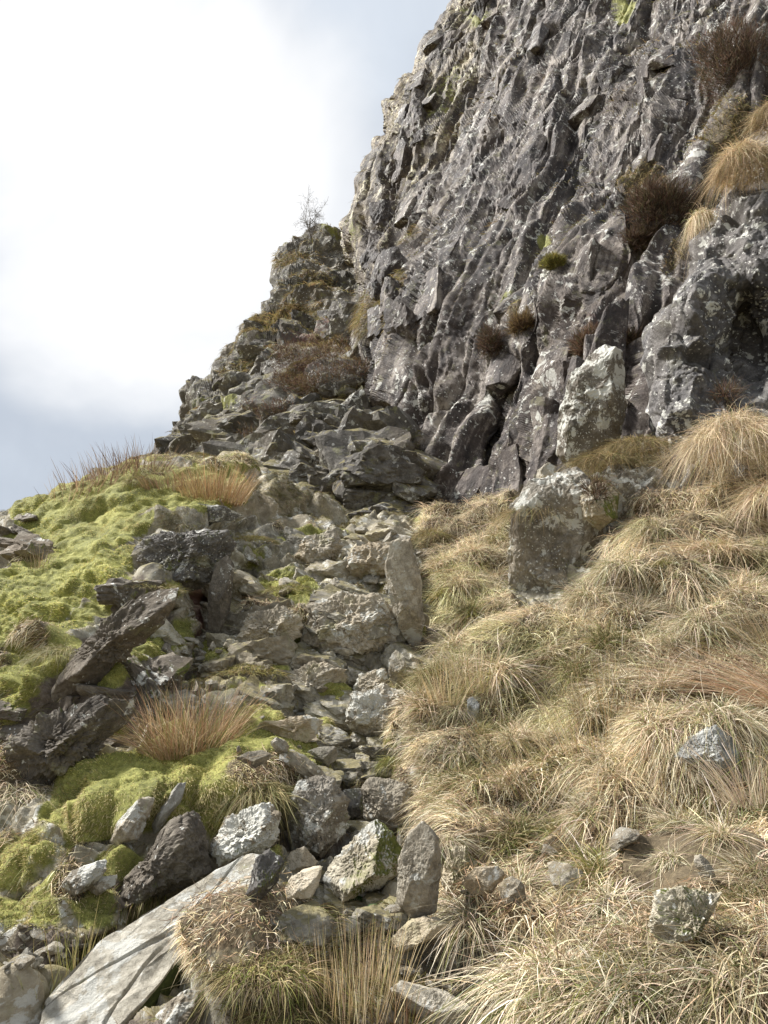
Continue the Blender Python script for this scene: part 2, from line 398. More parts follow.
BX, BY = LT.PX, LT.PY
P = LT.B.reshape(-1, 3).astype(np.float32)
wob = (fbm(P*1.1, 4, 3)*22).reshape(LT.shape)
wob2 = (fbm(P*3.1, 3, 5)*12).reshape(LT.shape)
w = 1.8*(wob+wob2)
moss = pl([(-350, 500), (0, 500), (60, 480), (110, 465), (240, 465), (265, 500), (232, 522), (185, 530), (150, 550), (112, 590), (80, 640), (45, 690), (0, 735), (-350, 770)], 10, BX, BY, w*.6)
moss *= 1-pl([(-350, 500), (0, 500), (24, 520), (14, 560), (0, 580), (-350, 640)], 6, BX, BY, w*.4)
for e in [(150, 592, 36, 9, 0), (140, 645, 42, 30, -30), (108, 690, 26, 14, -30), (210, 660, 30, 10, 10), (255, 668, 48, 12, 8), (262, 560, 42, 22, 12), (295, 585, 30, 12, 20), (112, 745, 26, 22, -30), (395, 762, 24, 13, 10), (330, 700, 26, 9, 0), (380, 700, 26, 8, 0),
          (20, 935, 45, 16, -10), (90, 905, 30, 24, 0), (170, 528, 45, 6, -4), (225, 545, 25, 10, 10), (405, 560, 14, 12, 0), (435, 530, 26, 10, 0), (400, 640, 14, 10, 0), (230, 945, 30, 20, 0), (560, 820, 30, 20, 0), (600, 1000, 60, 14, 0), (270, 880, 20, 12, 0), (345, 655, 26, 7, 0), (250, 700, 60, 14, 5), (300, 650, 40, 9, 0), (232, 565, 26, 14, 10), (350, 705, 40, 9, 0), (275, 600, 50, 9, 10), (330, 580, 30, 7, 0), (310, 540, 40, 8, 0), (165, 640, 30, 20, -30)]:
    moss = np.maximum(moss, ell(BX, BY, e, 1.5)*(.86+w*.02))
moss = np.maximum(moss, pl([(35, 830), (60, 785), (110, 760), (165, 736), (250, 726), (326, 745), (330, 795), (270, 812), (215, 840), (165, 845), (105, 866), (55, 880)], 10, BX, BY, w*.4))
for e in [(15, 870, 50, 30, -20), (60, 905, 50, 16, -20), (120, 870, 40, 14, -30), (0, 920, 60, 20, -10)]:
    moss = np.maximum(moss, ell(BX, BY, e, 1.5)*(1.15+w*.02))
straw = pl([(425, 530), (520, 508), (512, 640), (560, 640), (615, 600), (620, 520), (590, 480), (650, 465), (768, 425), (1150, 380), (1150, 1500), (560, 1500), (560, 985), (470, 960), (440, 915), (440, 850), (412, 790), (412, 700), (432, 650), (422, 580)], 9, BX, BY, w*.5)
for e in [(265, 980, 52, 45, 0), (20, 800, 45, 22, 0), (195, 478, 60, 14, 0), (50, 650, 26, 16, -40), (0, 690, 40, 20, -30), (15, 850, 55, 50, 0), (70, 900, 30, 20, -30), (30, 560, 18, 14, 0), (420, 955, 30, 14, -10), (250, 800, 30, 14, 0), (280, 640, 40, 12, 0), (290, 530, 30, 8, 0), (150, 735, 22, 16, 0)]:
    straw = np.maximum(straw, ell(BX, BY, e, 1.5)*(.66+w*.02))
earth = pl([(120, 582), (170, 590), (178, 625), (128, 690), (195, 690), (205, 720), (140, 760), (60, 792), (0, 800), (-350, 900), (-350, 790), (0, 745), (55, 675), (85, 640)], 8, BX, BY, w*.5)
for e in [(20, 850, 60, 70, 0), (130, 880, 60, 30, -30), (350, 765, 34, 20, 0), (320, 738, 70, 10, 0), (450, 990, 110, 35, 0), (440, 900, 40, 30, 0), (300, 905, 70, 30, 0), (300, 690, 90, 20, 0), (200, 660, 20, 30, 0), (240, 590, 26, 50, 0), (60, 960, 80, 20, 0), (300, 800, 70, 50, 0)]:
    earth = np.maximum(earth, ell(BX, BY, e, 1.5)*(.62+w*.02))
earth = np.maximum(earth, smooth(BY, 1010, 1060)*(BX < 560))
red = ell(BX, BY, (200, 600, 16, 48, 8), 1.3)+.6*ell(BX, BY, (195, 650, 20, 20, 0))
Pw = P+np.stack([fbm(P*1.7, 3, 31+k) for k in range(3)], 1)*.16
h1, c1, t1 = facet(Pw*(.95, .95, 1.3), 101, .8); h2, c2, t2 = facet(Pw*(2.4, 2.4, 3.4)+.3*h1[:, None], 131, .9, inv=True); h3, c3, t3 = facet(Pw*(6.5, 6.5, 9)+.3*h2[:, None], 151, .9, inv=True); h4, c4, t4 = facet(P*17, 171, .9, wide=False)
def ledge0(x, k=.15):
    f = x-np.floor(x); return np.where(f < k, f/k, 1-(f-k)/(1-k))
rock = 1-np.clip(np.maximum(np.maximum(moss, straw), earth*.75), 0, 1).ravel()
crk = -.06*(1-smooth(c1, 0, .04))
zt = P[:, 2]+.25*P[:, 0]
hr = .28*h1+.19*h2+.10*h3+.035*h4+crk+.012*fbm(P*24, 3, 9)+.16*ledge0(zt*1.7+.9*fbm(P*.7, 3, 541)+.5*t1)+.06*ledge0(zt*5.2+1.2*fbm(P*1.9, 3, 543)+.6*t2)
hr = hr-.10*(1-smooth(np.abs(vnoise(Pw*(1.2, 1.2, .8)+3, 545)), 0, .05))-.05*(1-smooth(np.abs(vnoise(Pw*(3.4, 3.4, 2.4)+13, 547)), 0, .07))
hum = np.sqrt(np.abs(vnoise(P*(2.3, 2.3, 3.2)+fbm(P*1.3, 2, 8)[:, None]*.6, 41))+.004); hum2 = np.abs(vnoise(P*(6, 6, 8)+3, 43))
hm = .15*hum+.055*hum2+.03*fbm(P*13, 3, 44)+.14*fbm(P*.8, 3, 45)
hs = .22*np.sqrt(np.abs(vnoise(P*2.0+9, 47))+.004)+.14*fbm(P*1.1, 3, 48)+.03*fbm(P*9, 3, 46)+.22*ledge0(P[:, 2]*1.5+.9*fbm(P*.9, 3, 553), .25)+.08*ledge0(P[:, 2]*4.1+1.2*fbm(P*1.6, 3, 555), .25)
he = .16*h2+.085*h3+.035*h4+.04*fbm(P*3, 4, 49)+.03*fbm(P*16, 3, 50)
mo_, st_, ea_ = (np.clip(a.ravel(), 0, 1) for a in (moss, straw, earth))
hh = hr; hh = hh*(1-ea_)+he*ea_; hh = hh*(1-mo_)+hm*mo_; hh = hh*(1-st_)+hs*st_
LT.displace(hh)
TONE_T = np.clip(.35*t1+.4*t2+.25*t3, 0, 1)
M_TER = terrain_mat('gully_rock', ((.05, .045, .035), (.25, .232, .185), (.55, .53, .455)), lichen=.35, yellow=.35, bump=.02, grow=.75)
link('ground', mesh_np('ground', LT.V.reshape(-1, 3), LT.faces(), dict(moss=mo_, straw=st_, earth=ea_, red=red.ravel(), tone=TONE_T)), M_TER, kind='structure')

# --- far rocky spur and upper gully
S_top = [(80, 560), (118, 500), (141, 468), (156, 450), (174, 426), (193, 402), (209, 386), (225, 360), (240, 336), (252, 323), (264, 316), (270, 299), (280, 275), (293, 255), (305, 241), (314, 234), (330, 233), (345, 233), (360, 234), (560, 238)]
S_pts = [(300, 240, 36), (345, 240, 36), (270, 280, 33), (330, 300, 30), (360, 320, 27), (245, 325, 30), (300, 350, 25), (370, 380, 20), (215, 355, 29), (180, 400, 27), (250, 400, 22), (320, 420, 17.5), (395, 430, 16), (145, 462, 25), (200, 460, 20), (260, 470, 15.5), (340, 480, 14), (410, 490, 13.4), (430, 520, 12.9),
 (200, 540, 15), (340, 560, 12.4), (450, 560, 12.4), (450, 400, 19.5), (450, 300, 29), (500, 450, 16), (450, 500, 13.6), (540, 260, 38), (340, 620, 10.5), (120, 600, 14)]
tS = TPS(S_pts)
cx = steps(80, 110, 455, 1.0, 560, 0)
tt = np.r_[np.arange(0, .06, .0011), np.linspace(.061, 1, 320)]
PX = np.repeat(cx[None], len(tt), 0); top = interp(cx, S_top); PY = top[None]+tt[:, None]*(600-top)[None]
Y = tS(PX, PY)
for r in [(300, 300, 40, 12, 20, 1.0, 1.5), (250, 345, 26, 30, 0, 1.2, 2), (200, 410, 26, 26, 0, 1.2, 2), (330, 380, 40, 20, 0, 1.2, 2), (300, 420, 30, 20, 20, .8, 2), (385, 475, 34, 30, -20, .9, 2), (330, 455, 40, 16, -25, .5, 2), (375, 345, 10, 60, 12, -1.6, 1), (270, 430, 10, 40, 20, -1.0, 1), (355, 420, 46, 14, -10, .6, 2),
          (225, 380, 8, 50, 25, -.9, 1), (345, 255, 7, 40, -10, -1.5, 1), (378, 512, 18, 7, 0, -.8, 1.5), (240, 450, 20, 14, 0, .5, 2)]:
    Y = Y-ell(PX, PY, r, r[6])*r[5]
Y = Y*(1+.07*np.clip(1-(PY-top[None])/16, 0, 1)**2)
LS = Layer(PX, PY, Y, [('top', (.25, 1.0, -.5), 70, 9)])
BX, BY = LS.PX, LS.PY
P = LS.B.reshape(-1, 3).astype(np.float32)
Pw = P+np.stack([fbm(P*.9, 3, 61+k) for k in range(3)], 1)*.35
tilt = np.array([[1, 0, -.25], [0, 1, .2], [.25, -.2, 1]], np.float32)
Pt = Pw@tilt.T
h1, c1, t1 = facet(Pt*(.33, .33, .30), 201, .8); h2, c2, t2 = facet(Pt*(.85, .85, .8), 231, .9, inv=True); h3, c3, t3 = facet(Pt*(2.2, 2.2, 2.2)+.2*h2[:, None], 251, .9); h4, c4, t4 = facet(P*6, 271, .9, wide=False)
near = smooth(P[:, 1], 24, 14)
hh = (.95-.45*near)*h1+(.5-.15*near)*h2+(.2-.03*near)*h3+.07*h4*smooth(P[:, 1], 34, 20)-.2*(1-smooth(c1, 0, .05))+.03*fbm(P*9, 3, 29)*near
def ledge(x, k=.3):
    f = x-np.floor(x); return np.where(f < k, f/k, 1-(f-k)/(1-k))
zt = Pt[:, 2]
hh = hh+(.34-.18*near)*ledge(zt*(.55+.35*near)+1.1*fbm(P*.28, 3, 521)+.5*t1)*smooth(fbm(P*.3, 2, 523), -.5, .3)+.16*ledge(zt*1.9+1.3*fbm(P*.7, 3, 525)+.6*t2)
hh = hh-.25*(1-smooth(np.abs(vnoise(Pt*(.5, .5, .28)+3, 527)), 0, .045))-.12*(1-smooth(np.abs(vnoise(Pt*(1.3, 1.3, .8)+13, 529)), 0, .06))
hh = hh+.10*near*facet(Pt*4.2, 281, .9)[0]
sw = (fbm(P*.5, 4, 63)*16+fbm(P*1.6, 3, 65)*8).reshape(LS.shape)
smoss = np.zeros(LS.shape); sstraw = smoss.copy(); searth = smoss.copy(); sred = smoss.copy()
for e, v in [((300, 320, 50, 9, -6), .9), ((325, 290, 30, 18, 20), .6), ((395, 320, 20, 22, 0), .9), ((305, 395, 22, 10, 20), .7), ((312, 437, 22, 9, -15), 1), ((340, 405, 40, 8, -10), .7), ((405, 455, 26, 10, 40), 1), ((190, 432, 30, 12, -10), .8), ((235, 380, 26, 6, 0), .7), ((280, 375, 60, 12, 0), .5), ((300, 262, 40, 12, 0), .5), ((435, 485, 14, 30, 0), .9), ((200, 462, 60, 10, 0), .9), ((340, 360, 30, 18, 0), .5), ((260, 455, 26, 10, 0), .7)]:
    sstraw = np.maximum(sstraw, ell(BX, BY, e, 1.4)*(v+sw*.03))
for e, v in [((240, 422, 12, 22, 10), .9), ((318, 245, 26, 7, 0), .6), ((195, 405, 20, 10, 0), .5), ((330, 320, 30, 8, 0), .5), ((395, 330, 14, 18, 0), .6), ((405, 520, 20, 10, 0), .8), ((435, 500, 14, 14, 0), .7), ((300, 480, 40, 8, 0), .5)]:
    smoss = np.maximum(smoss, ell(BX, BY, e, 1.4)*(v+sw*.03))
for e, v in [((325, 350, 46, 24, 5), .75), ((250, 430, 20, 40, 10), .5), ((300, 380, 60, 18, 0), .6)]:
    sred = np.maximum(sred, ell(BX, BY, e, 1.4)*(v+sw*.03))
LS.displace(hh*(1-.4*np.clip(sstraw.ravel(), 0, 1)))
M_SP = terrain_mat('spur_rock', ((.028, .025, .022), (.115, .105, .090), (.33, .315, .275)), lichen=.25, yellow=.5, bump=.08, grow=.95, fine=.5, speck=.5)
link('rocky_hill', mesh_np('rocky_hill', LS.V.reshape(-1, 3), LS.faces(), dict(moss=np.clip(smoss, 0, 1).ravel(), straw=np.clip(sstraw, 0, 1).ravel(), earth=searth.ravel(), red=np.clip(sred, 0, 1).ravel()*.9, tone=np.clip(.35*t1+.35*t2+.3*t3, 0, 1))), M_SP, kind='structure')

# --- main cliff
C_left = [(-340, 650), (-60, 500), (0, 462), (16, 455), (20, 450), (40, 436), (44, 430), (60, 424), (80, 420), (84, 408), (102, 398), (106, 390), (122, 391), (138, 392), (142, 384), (160, 378), (180, 371), (186, 364), (204, 358), (225, 347), (240, 347), (270, 357), (310, 369), (370, 390), (420, 398), (440, 409), (460, 428), (490, 442), (515, 450), (640, 464)]
C_pts = [(430, 500, 13.3), (500, 500, 12.2), (600, 500, 10.4), (700, 500, 9.3), (900, 500, 8.2), (390, 400, 16.5), (450, 400, 14.6), (550, 400, 12.6), (650, 400, 10.9), (768, 400, 9.8), (900, 400, 9), (365, 300, 22.5), (400, 300, 19), (500, 300, 15), (600, 300, 12.8), (700, 300, 11.4), (768, 300, 10.7),
 (355, 200, 29), (400, 200, 24.5), (450, 200, 20.5), (550, 200, 16.2), (650, 200, 13.8), (768, 200, 12.0), (395, 100, 29.5), (450, 100, 25), (550, 100, 19.4), (650, 100, 16), (768, 100, 13.6), (455, 0, 29.5), (550, 0, 23), (650, 0, 18.8), (768, 0, 15.8), (900, 0, 13.6), (640, -300, 34), (768, -300, 26), (1000, -300, 20), (1000, 300, 9), (500, 620, 11.5), (800, 620, 8.0)]
tC = TPS(C_pts)
ry = steps(-340, -40, 560, 1.35, 640, 0)[:, None]
ex = np.r_[np.arange(0, 20, .45), steps(20, 20, 440, 1.35, 760, 0)[1:]][None]
lf = interp(ry[:, 0], C_left)[:, None]
PX = lf+ex*(np.ones_like(ry)); PY = ry+0*ex
Y = tC(PX, PY)
for r in [(452, 165, 150, 16, 112, -1.0, 1.2), (493, 445, 7, 38, 4, -.9, 1.2), (640, 400, 17, 36, 4, -1.6, 2), (430, 330, 10, 130, 22, .5, 1.2), (540, 64, 9, 9, 0, -.9, 2), (560, 75, 60, 16, 112, .4, 1.2), (430, 60, 18, 110, 14, .9, 1.2), (600, 130, 160, 18, 112, -.55, 1.2),
          (655, 110, 90, 18, 112, -.4, 1.2), (520, 345, 40, 20, -40, .4, 1.2), (625, 330, 50, 20, -20, .35, 1.2), (650, 220, 60, 24, 120, .4, 1.2), (500, 230, 150, 20, 112, .4, 1.2), (590, 270, 60, 30, 112, .5, 2), (400, 240, 60, 12, 100, -.9, 1.2), (378, 180, 70, 14, 100, .8, 1.2), (570, 420, 26, 50, 10, .4, 2), (740, 60, 60, 60, 0, .5, 1.5), (690, 180, 70, 10, 125, .5, 1.5)]:
    Y = Y-ell(PX, PY, r, r[6])*r[5]
Y = Y*(1+.10*np.clip(1-ex/18, 0, 1)**2)
LC = Layer(PX, PY, Y, [('left', (.75, 1.0, .1), 170, 10)])
BX, BY = LC.PX, LC.PY
P = LC.B.reshape(-1, 3).astype(np.float32)
a = unproj(600, 60, tC(np.array(600.), np.array(60.))); b = unproj(480, 340, tC(np.array(480.), np.array(340.)))
ax = (a-b)/np.linalg.norm(a-b); nrm = LC.N[LC.shape[0]//2, LC.shape[1]//2]; bx = np.cross(ax, nrm); bx /= np.linalg.norm(bx); cxv = np.cross(bx, ax)
ST = (ax, bx, cxv)
Pw = P+np.stack([fbm(P*.7, 3, 71+k) for k in range(3)], 1)*.10
Q = np.stack([Pw@ax.astype(np.float32), Pw@bx.astype(np.float32), Pw@cxv.astype(np.float32)], 1)
h1, c1, t1 = facet(Q*(.13, .42, .3), 301, .8); h2, c2, t2 = facet(Q*(.3, 1.1, .9)+.25*h1[:, None], 331, .9, inv=True); h3, c3, t3 = facet(Q*(.85, 3.0, 2.4)+.25*h2[:, None], 351, .9, inv=True); h4, c4, t4 = facet(Q*(2.6, 8, 7), 371, .9, wide=False)
h5, c5, t5 = facet(Pw*(.9, .9, .8)+5, 391, .9, inv=True)
nearc = smooth(P[:, 1], 24, 12)
rough = smooth(fbm(P*.35, 3, 77), -.25, .35)
sgn = 1 if bx[0] > 0 else -1
def saw(x, k=.12):
    f = x-np.floor(x); return np.where(f < k, f/k, 1-(f-k)/(1-k))
x_ = sgn*Q[:, 1]
sw1 = saw(x_*.42+.9*fbm(Q*(.10, .3, .25), 3, 501)*.5+.5*t1, .12); sw2 = saw(x_*1.25+.6*fbm(Q*(.22, .7, .6), 3, 503)+.6*t2, .14); sw3 = saw(x_*3.6+.8*fbm(Q*(.5, 1.6, 1.5), 3, 505)+.7*t3, .16)
am = smooth(fbm(P*.45, 3, 507), -.5, .6)
ln_ = np.abs(vnoise(Q*(.22, 1.6, 1.4)+7, 511)); ln2 = np.abs(vnoise(Q*(.9, .8, 1.1)+17, 513))
dx_ = np.abs(vnoise(Q*(.8, 2.6, 2.2)+27, 515))
rib = lambda q, sd_, pw: (1-np.abs(vnoise(q, sd_)))**pw
rb = .22*rib(Q*(.10, .9, .8)+3, 601, 4)+.12*rib(Q*(.2, 2.1, 1.8)+5, 603, 4)+.06*rib(Q*(.45, 5, 4.2), 605, 3)*nearc
hh = .40*h1+.22*h2+.06*h3+.02*h4*nearc+.12*h5*rough+rb+(.36*sw1*(.4+am)+.15*sw2*(1.3-am)+.05*sw3*nearc)+.045*facet(Pw*(3.6, 3.6, 3.0), 621, .9, inv=True)[0]-.34*(1-smooth(ln_, 0, .055))-.16*(1-smooth(ln2, 0, .03))*rough-.03*(1-smooth(dx_, 0, .07))+.02*fbm(P*13, 3, 79)*nearc
cw = (fbm(P*.6, 4, 83)*14+fbm(P*1.9, 3, 85)*8).reshape(LC.shape)
cs = np.zeros(LC.shape); cm = cs.copy(); cr = cs.copy()
for e, v in [((420, 250, 14, 40, 20), .55), ((395, 320, 18, 24, 0), .9), ((440, 490, 14, 34, -20), .9), ((530, 325, 16, 8, -20), .8), ((735, 150, 36, 50, 0), .9), ((690, 260, 60, 10, 118), .75), ((640, 190, 34, 26, 0), .6), ((700, 200, 40, 12, 120), .7), ((415, 300, 14, 60, 20), .5), ((425, 450, 20, 14, 40), .8)]:
    cs = np.maximum(cs, ell(BX, BY, e, 1.4)*(v+cw*.03))
for e, v in [((556, 257, 12, 8, 0), .9), ((520, 318, 16, 10, 0), .6), ((480, 20, 20, 20, 0), .5), ((625, 12, 16, 16, 0), .8), ((385, 300, 16, 30, 0), .6), ((360, 230, 14, 20, 0), .5), ((450, 100, 40, 60, 20), .35)]:
    cm = np.maximum(cm, ell(BX, BY, e, 1.4)*(v+cw*.02))
for e, v in [((400, 270, 14, 50, 20), .6), ((640, 230, 40, 30, 0), .5), ((620, 335, 50, 16, 0), .5)]:
    cr = np.maximum(cr, ell(BX, BY, e, 1.4)*(v*.6+cw*.02))
LC.displace(hh)
M_CL = terrain_mat('cliff_rock', ((.013, .010, .009), (.062, .049, .043), (.27, .24, .21)), lichen=.30, yellow=.25, streak=ST, bump=.05, grow=.3, fine=.7, speck=.55, rough=.68)
link('cliff', mesh_np('cliff', LC.V.reshape(-1, 3), LC.faces(), dict(moss=np.clip(cm, 0, 1).ravel(), straw=np.clip(cs, 0, 1).ravel(), earth=0*cm.ravel(), olive=np.clip(smooth(-(BX-(505-.37*BY))/60+cw/30, -.5, .8), 0, 1).ravel(), red=np.clip(cr, 0, 1).ravel(), tone=np.clip(.35*t1+.35*t2+.3*t3, 0, 1))), M_CL, kind='structure')

# --- near buttress on the right, blue-grey and spotted with lichen
B_left = [(185, 728), (200, 720), (230, 704), (280, 682), (330, 656), (400, 650), (450, 660), (520, 684), (660, 700)]
B_pts = [(720, 200, 9.2), (768, 200, 8.8), (690, 300, 8.6), (768, 300, 8.3), (660, 400, 8.2), (768, 400, 7.9), (670, 500, 8.0), (768, 500, 7.6), (1000, 300, 7.4), (1000, 500, 6.9), (700, 620, 7.6)]
tB = TPS(B_pts)
ry = steps(185, 190, 560, 1.25, 660, 0)[:, None]; ex = np.r_[np.arange(0, 14, .45), steps(14, 14, 130, 1.25, 420, 0)[1:]][None]
PX = interp(ry[:, 0], B_left)[:, None]+ex; PY = ry+0*ex-ex*.12
Y = tB(PX, PY)
for r in [(750, 340, 22, 46, 0, -.9, 2), (700, 300, 50, 14, 118, .15, 1.2)]:
    Y = Y-ell(PX, PY, r, r[6])*r[5]
Y = Y*(1+.08*np.clip(1-ex/12, 0, 1)**2+.08*np.clip(1-(ry-185)/12, 0, 1)**2)
LB = Layer(PX, PY, Y, [('left', (.45, 1.0, .0), 18, 3.5), ('top', (.2, 1, .05), 16, 3.5)])
P = LB.B.reshape(-1, 3).astype(np.float32)
Pw = P+np.stack([fbm(P*1.5, 3, 91+k) for k in range(3)], 1)*.12
h1, c1, t1 = facet(Pw*(1.1, 1.1, .8), 401, .8); h2, c2, t2 = facet(Pw*(3, 3, 2.3), 431, .9, inv=True); h3, c3, t3 = facet(Pw*8, 451, .9); h4, c4, t4 = facet(P*20, 471, .9, wide=False)
vb = lambda q, k: 1-smooth(np.abs(vnoise(q, k)), 0, .05)
LB.displace(.24*h1+.15*h2+.05*h3+.012*h4-.16*vb(Pw*(1.3, 1.3, .6)+3, 461)-.08*vb(Pw*(3., 3., 1.6)+13, 463)+.007*fbm(P*25, 3, 99))
z = 0*h1
M_BU = terrain_mat('buttress_rock', ((.020, .018, .018), (.085, .080, .080), (.27, .26, .25)), lichen=.36, yellow=.1, bump=.03, grow=.15, fine=1.1, speck=.8, rough=.7)
link('cliff_buttress', mesh_np('cliff_buttress', LB.V.reshape(-1, 3), LB.faces(), dict(moss=z, straw=z, earth=z, red=z, tone=np.clip(.35*t1+.35*t2+.3*t3, 0, 1))), M_BU, kind='structure')
# low land far below, out to the horizon
v = np.array([[-3000, -3000, -6], [3000, -3000, -6], [3000, 3000, -6], [-3000, 3000, -6]], float)
link('far_land', mesh_np('far_land', v, np.array([[0, 1, 2, 3]])), M_TER, kind='structure')

# ------------------------------------------------------------------ loose and embedded rocks
_ico = {}
def ico(sub):
    if sub not in _ico:
        import bmesh
        bm = bmesh.new(); bmesh.ops.create_icosphere(bm, subdivisions=sub, radius=1)
        V = np.array([v.co[:] for v in bm.verts]); Fc = np.array([[v.index for v in f.verts] for f in bm.faces]); bm.free()
        _ico[sub] = (V, Fc)
    return _ico[sub]
def planes_rock(planes, ext, basis, seed, sub=5, amp=.03, rnd_=.012, cell=4.0):
    """star-shaped body bounded by planes (n, d) in basis coordinates; ext = half sizes"""
    D, Fc = ico(sub); D = D*np.array(ext); D = D/np.linalg.norm(D, axis=1, keepdims=True)
    r = np.full(len(D), 9e9)
    for n, d in planes:
        n = np.array(n, float); n /= np.linalg.norm(n); c = D@n
        r = np.minimum(r, np.where(c > 1e-4, d/np.maximum(c, 1e-4), 9e9))
    V = D*r[:, None]; V = V@np.array(basis)
    sz = float(np.mean(ext)); p = (V/sz).astype(np.float32)
    h, c, t = facet(p*cell*.5+seed*3.7, seed, .9, inv=True); h2, _, _ = facet(p*cell*1.6+seed, seed+3, .9, inv=True); h3, _, _ = facet(p*cell*5+seed, seed+5, .9, wide=False)
    d = amp*sz*(2.6*h+1.7*h2+.8*h3)-.9*amp*sz*(1-smooth(np.abs(vnoise(p*2.2+seed, seed+9)), 0, .05))+rnd_*sz*fbm(p*14, 3, seed)-.35*amp*sz
    V = V+(V/np.linalg.norm(V, axis=1, keepdims=True))*d[:, None]
    return V, Fc
VB = np.stack([RT, UP, FW])
ROCK = dict(
 grey=rock_mat('grey_rock', ((.08, .068, .050), (.30, .265, .205), (.58, .54, .45)), .45, .35, .5),
 pale=rock_mat('pale_rock', ((.12, .105, .085), (.38, .35, .285), (.62, .58, .50)), .3, .25, .4),
 mossy=rock_mat('mossy_rock', ((.08, .07, .05), (.30, .27, .205), (.56, .52, .42)), .5, .5, .4, moss=.62),
 whitened=rock_mat('whitened_rock', ((.03, .028, .025), (.13, .12, .105), (.32, .305, .28)), .95, .08, .9),
 gritty=rock_mat('gritty_rock', ((.04, .034, .028), (.13, .112, .09), (.30, .27, .22)), .15, .3, .25, moss=.1),
 dark=rock_mat('dark_rock', ((.035, .032, .03), (.105, .098, .09), (.25, .24, .225)), .35, .3, .9, moss=.2),
 lichen=rock_mat('lichened_rock', ((.05, .045, .038), (.19, .172, .142), (.42, .395, .345)), .85, .25, 1.0, moss=.15),
 blue=rock_mat('bluish_rock', ((.07, .07, .07), (.27, .275, .265), (.52, .53, .51)), .4, .05, .5),
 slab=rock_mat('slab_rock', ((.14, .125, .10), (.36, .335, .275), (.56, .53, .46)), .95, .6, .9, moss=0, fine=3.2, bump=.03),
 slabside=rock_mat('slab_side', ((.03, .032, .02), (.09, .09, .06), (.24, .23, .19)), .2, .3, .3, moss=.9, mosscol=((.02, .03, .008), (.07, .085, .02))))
LABELS_USED = set()
def outline_rock(name, label, cat, pts, mat, seed, thick=.7, Y=None, lay=None, sink=.0, front=(.15, .75, -1), group=None, sub=6, amp=.03, parts=None, cell=4.0):
    """convex outline (picture points) carried to its own distance; given depth and broken faces"""
    rs = np.random.default_rng(seed); lay = lay or LT
    pts = np.array(pts, float); c = (pts.min(0)+pts.max(0))/2; pts = c+(pts-c)*1.07
    if Y is None: Pb, _ = lay.at(c[0], pts[:, 1].max()-3); dep = (Pb-CAM)@FW
    else: dep = (unproj(c[0], c[1], Y)-CAM)@FW
    dep += sink
    q = np.stack([(pts[:, 0]-c[0])/F*dep, -(pts[:, 1]-c[1])/F*dep], 1)
    area = .5*np.sum(q[:, 0]*np.roll(q[:, 1], -1)-np.roll(q[:, 0], -1)*q[:, 1])
    if area < 0: q = q[::-1]
    ex = np.abs(q).max(0); th = thick*min(ex)*1.0
    pln = []
    for a, b in zip(q, np.roll(q, -1, 0)):
        e = b-a
        if np.hypot(*e) < 1e-4: continue
        n = np.array([e[1], -e[0]])/np.hypot(*e); d = n@a
        if d < .01: d = .01
        for f in (-rs.uniform(.25, .95), rs.uniform(.2, .6)):
            v = np.array([n[0], n[1], f]); pln.append((v, d/np.linalg.norm(v)))
    f = np.array(front, float)+rs.normal(0, .12, 3); pln.append((f, th*.80))
    f2 = np.array([-front[0]-.5, -.25, -1.])+rs.normal(0, .15, 3); pln.append((f2, th*.92))
    f3 = np.array([.6, -.1, -1.])+rs.normal(0, .2, 3); pln.append((f3, th*.98))
    pln.append(((0, 0, 1), th*1.2))
    C0 = CAM+RT*((c[0]-384)/F*dep)+UP*((512-c[1])/F*dep)+FW*dep
    V, Fc = planes_rock(pln, (ex[0], ex[1], th), VB, seed, sub, amp, cell=cell)
    base = C0+np.array([0, 0, V[:, 2].min()])
    me = mesh_np(name, V+(C0-base), Fc, tris=True)
    return link(name, me, ROCK[mat], base, None, label, cat, group)

OR = outline_rock
OR('boulder', 'large squat boulder with an olive mossy right face, biggest stone in the gully bed', 'boulder', [(322, 880), (336, 852), (360, 832), (372, 820), (392, 832), (403, 855), (398, 872), (372, 893), (350, 906), (333, 902)], 'mossy', 3, .95, front=(-.1, .5, -1), amp=.035)
OR('boulder', 'blocky grey boulder with a flat pale top resting just above the big mossy boulder', 'boulder', [(361, 790), (368, 779), (392, 780), (409, 786), (410, 802), (406, 826), (390, 832), (366, 818)], 'grey', 5, .9, front=(-.1, .6, -1), amp=.03)
OR('standing_rock', 'tall pale grey rock leaning upright on the right side of the big mossy boulder', 'rock', [(399, 860), (408, 836), (424, 824), (438, 838), (441, 862), (436, 910), (412, 918), (397, 900)], 'grey', 8, .75, front=(-.4, .25, -1), amp=.02)
OR('stone', 'sharp white wedge stone beside the upper end of the long slab', 'stone', [(278, 874), (290, 853), (304, 846), (318, 862), (310, 870), (288, 879)], 'pale', 9, .9, front=(-.2, .7, -1), sub=5)
OR('stone', 'pale angular stone just below the sharp white wedge stone', 'stone', [(283, 890), (292, 876), (322, 867), (318, 886), (312, 897), (287, 898)], 'pale', 12, .9, front=(0, .5, -1), sub=5)
OR('stone', 'rough rounded grey stone left of the flat pointed stone in the path', 'stone', [(290, 918), (300, 908), (322, 907), (330, 918), (324, 934), (296, 932)], 'grey', 14, .7, front=(0, .7, -1), sub=5)
OR('stone', 'flat pointed stone like a roof tile under the big mossy boulder', 'stone', [(326, 934), (343, 917), (369, 916), (366, 926), (352, 941), (332, 938)], 'pale', 16, .5, front=(0, 1.2, -1), sub=5, amp=.015)
OR('rock_block', 'rough lichen-spotted rock block under the mossy hummock, left of the gully boulders', 'rock', [(286, 800), (300, 782), (335, 778), (350, 800), (346, 830), (322, 855), (292, 850)], 'lichen', 18, .9, front=(-.2, .4, -1), amp=.05)
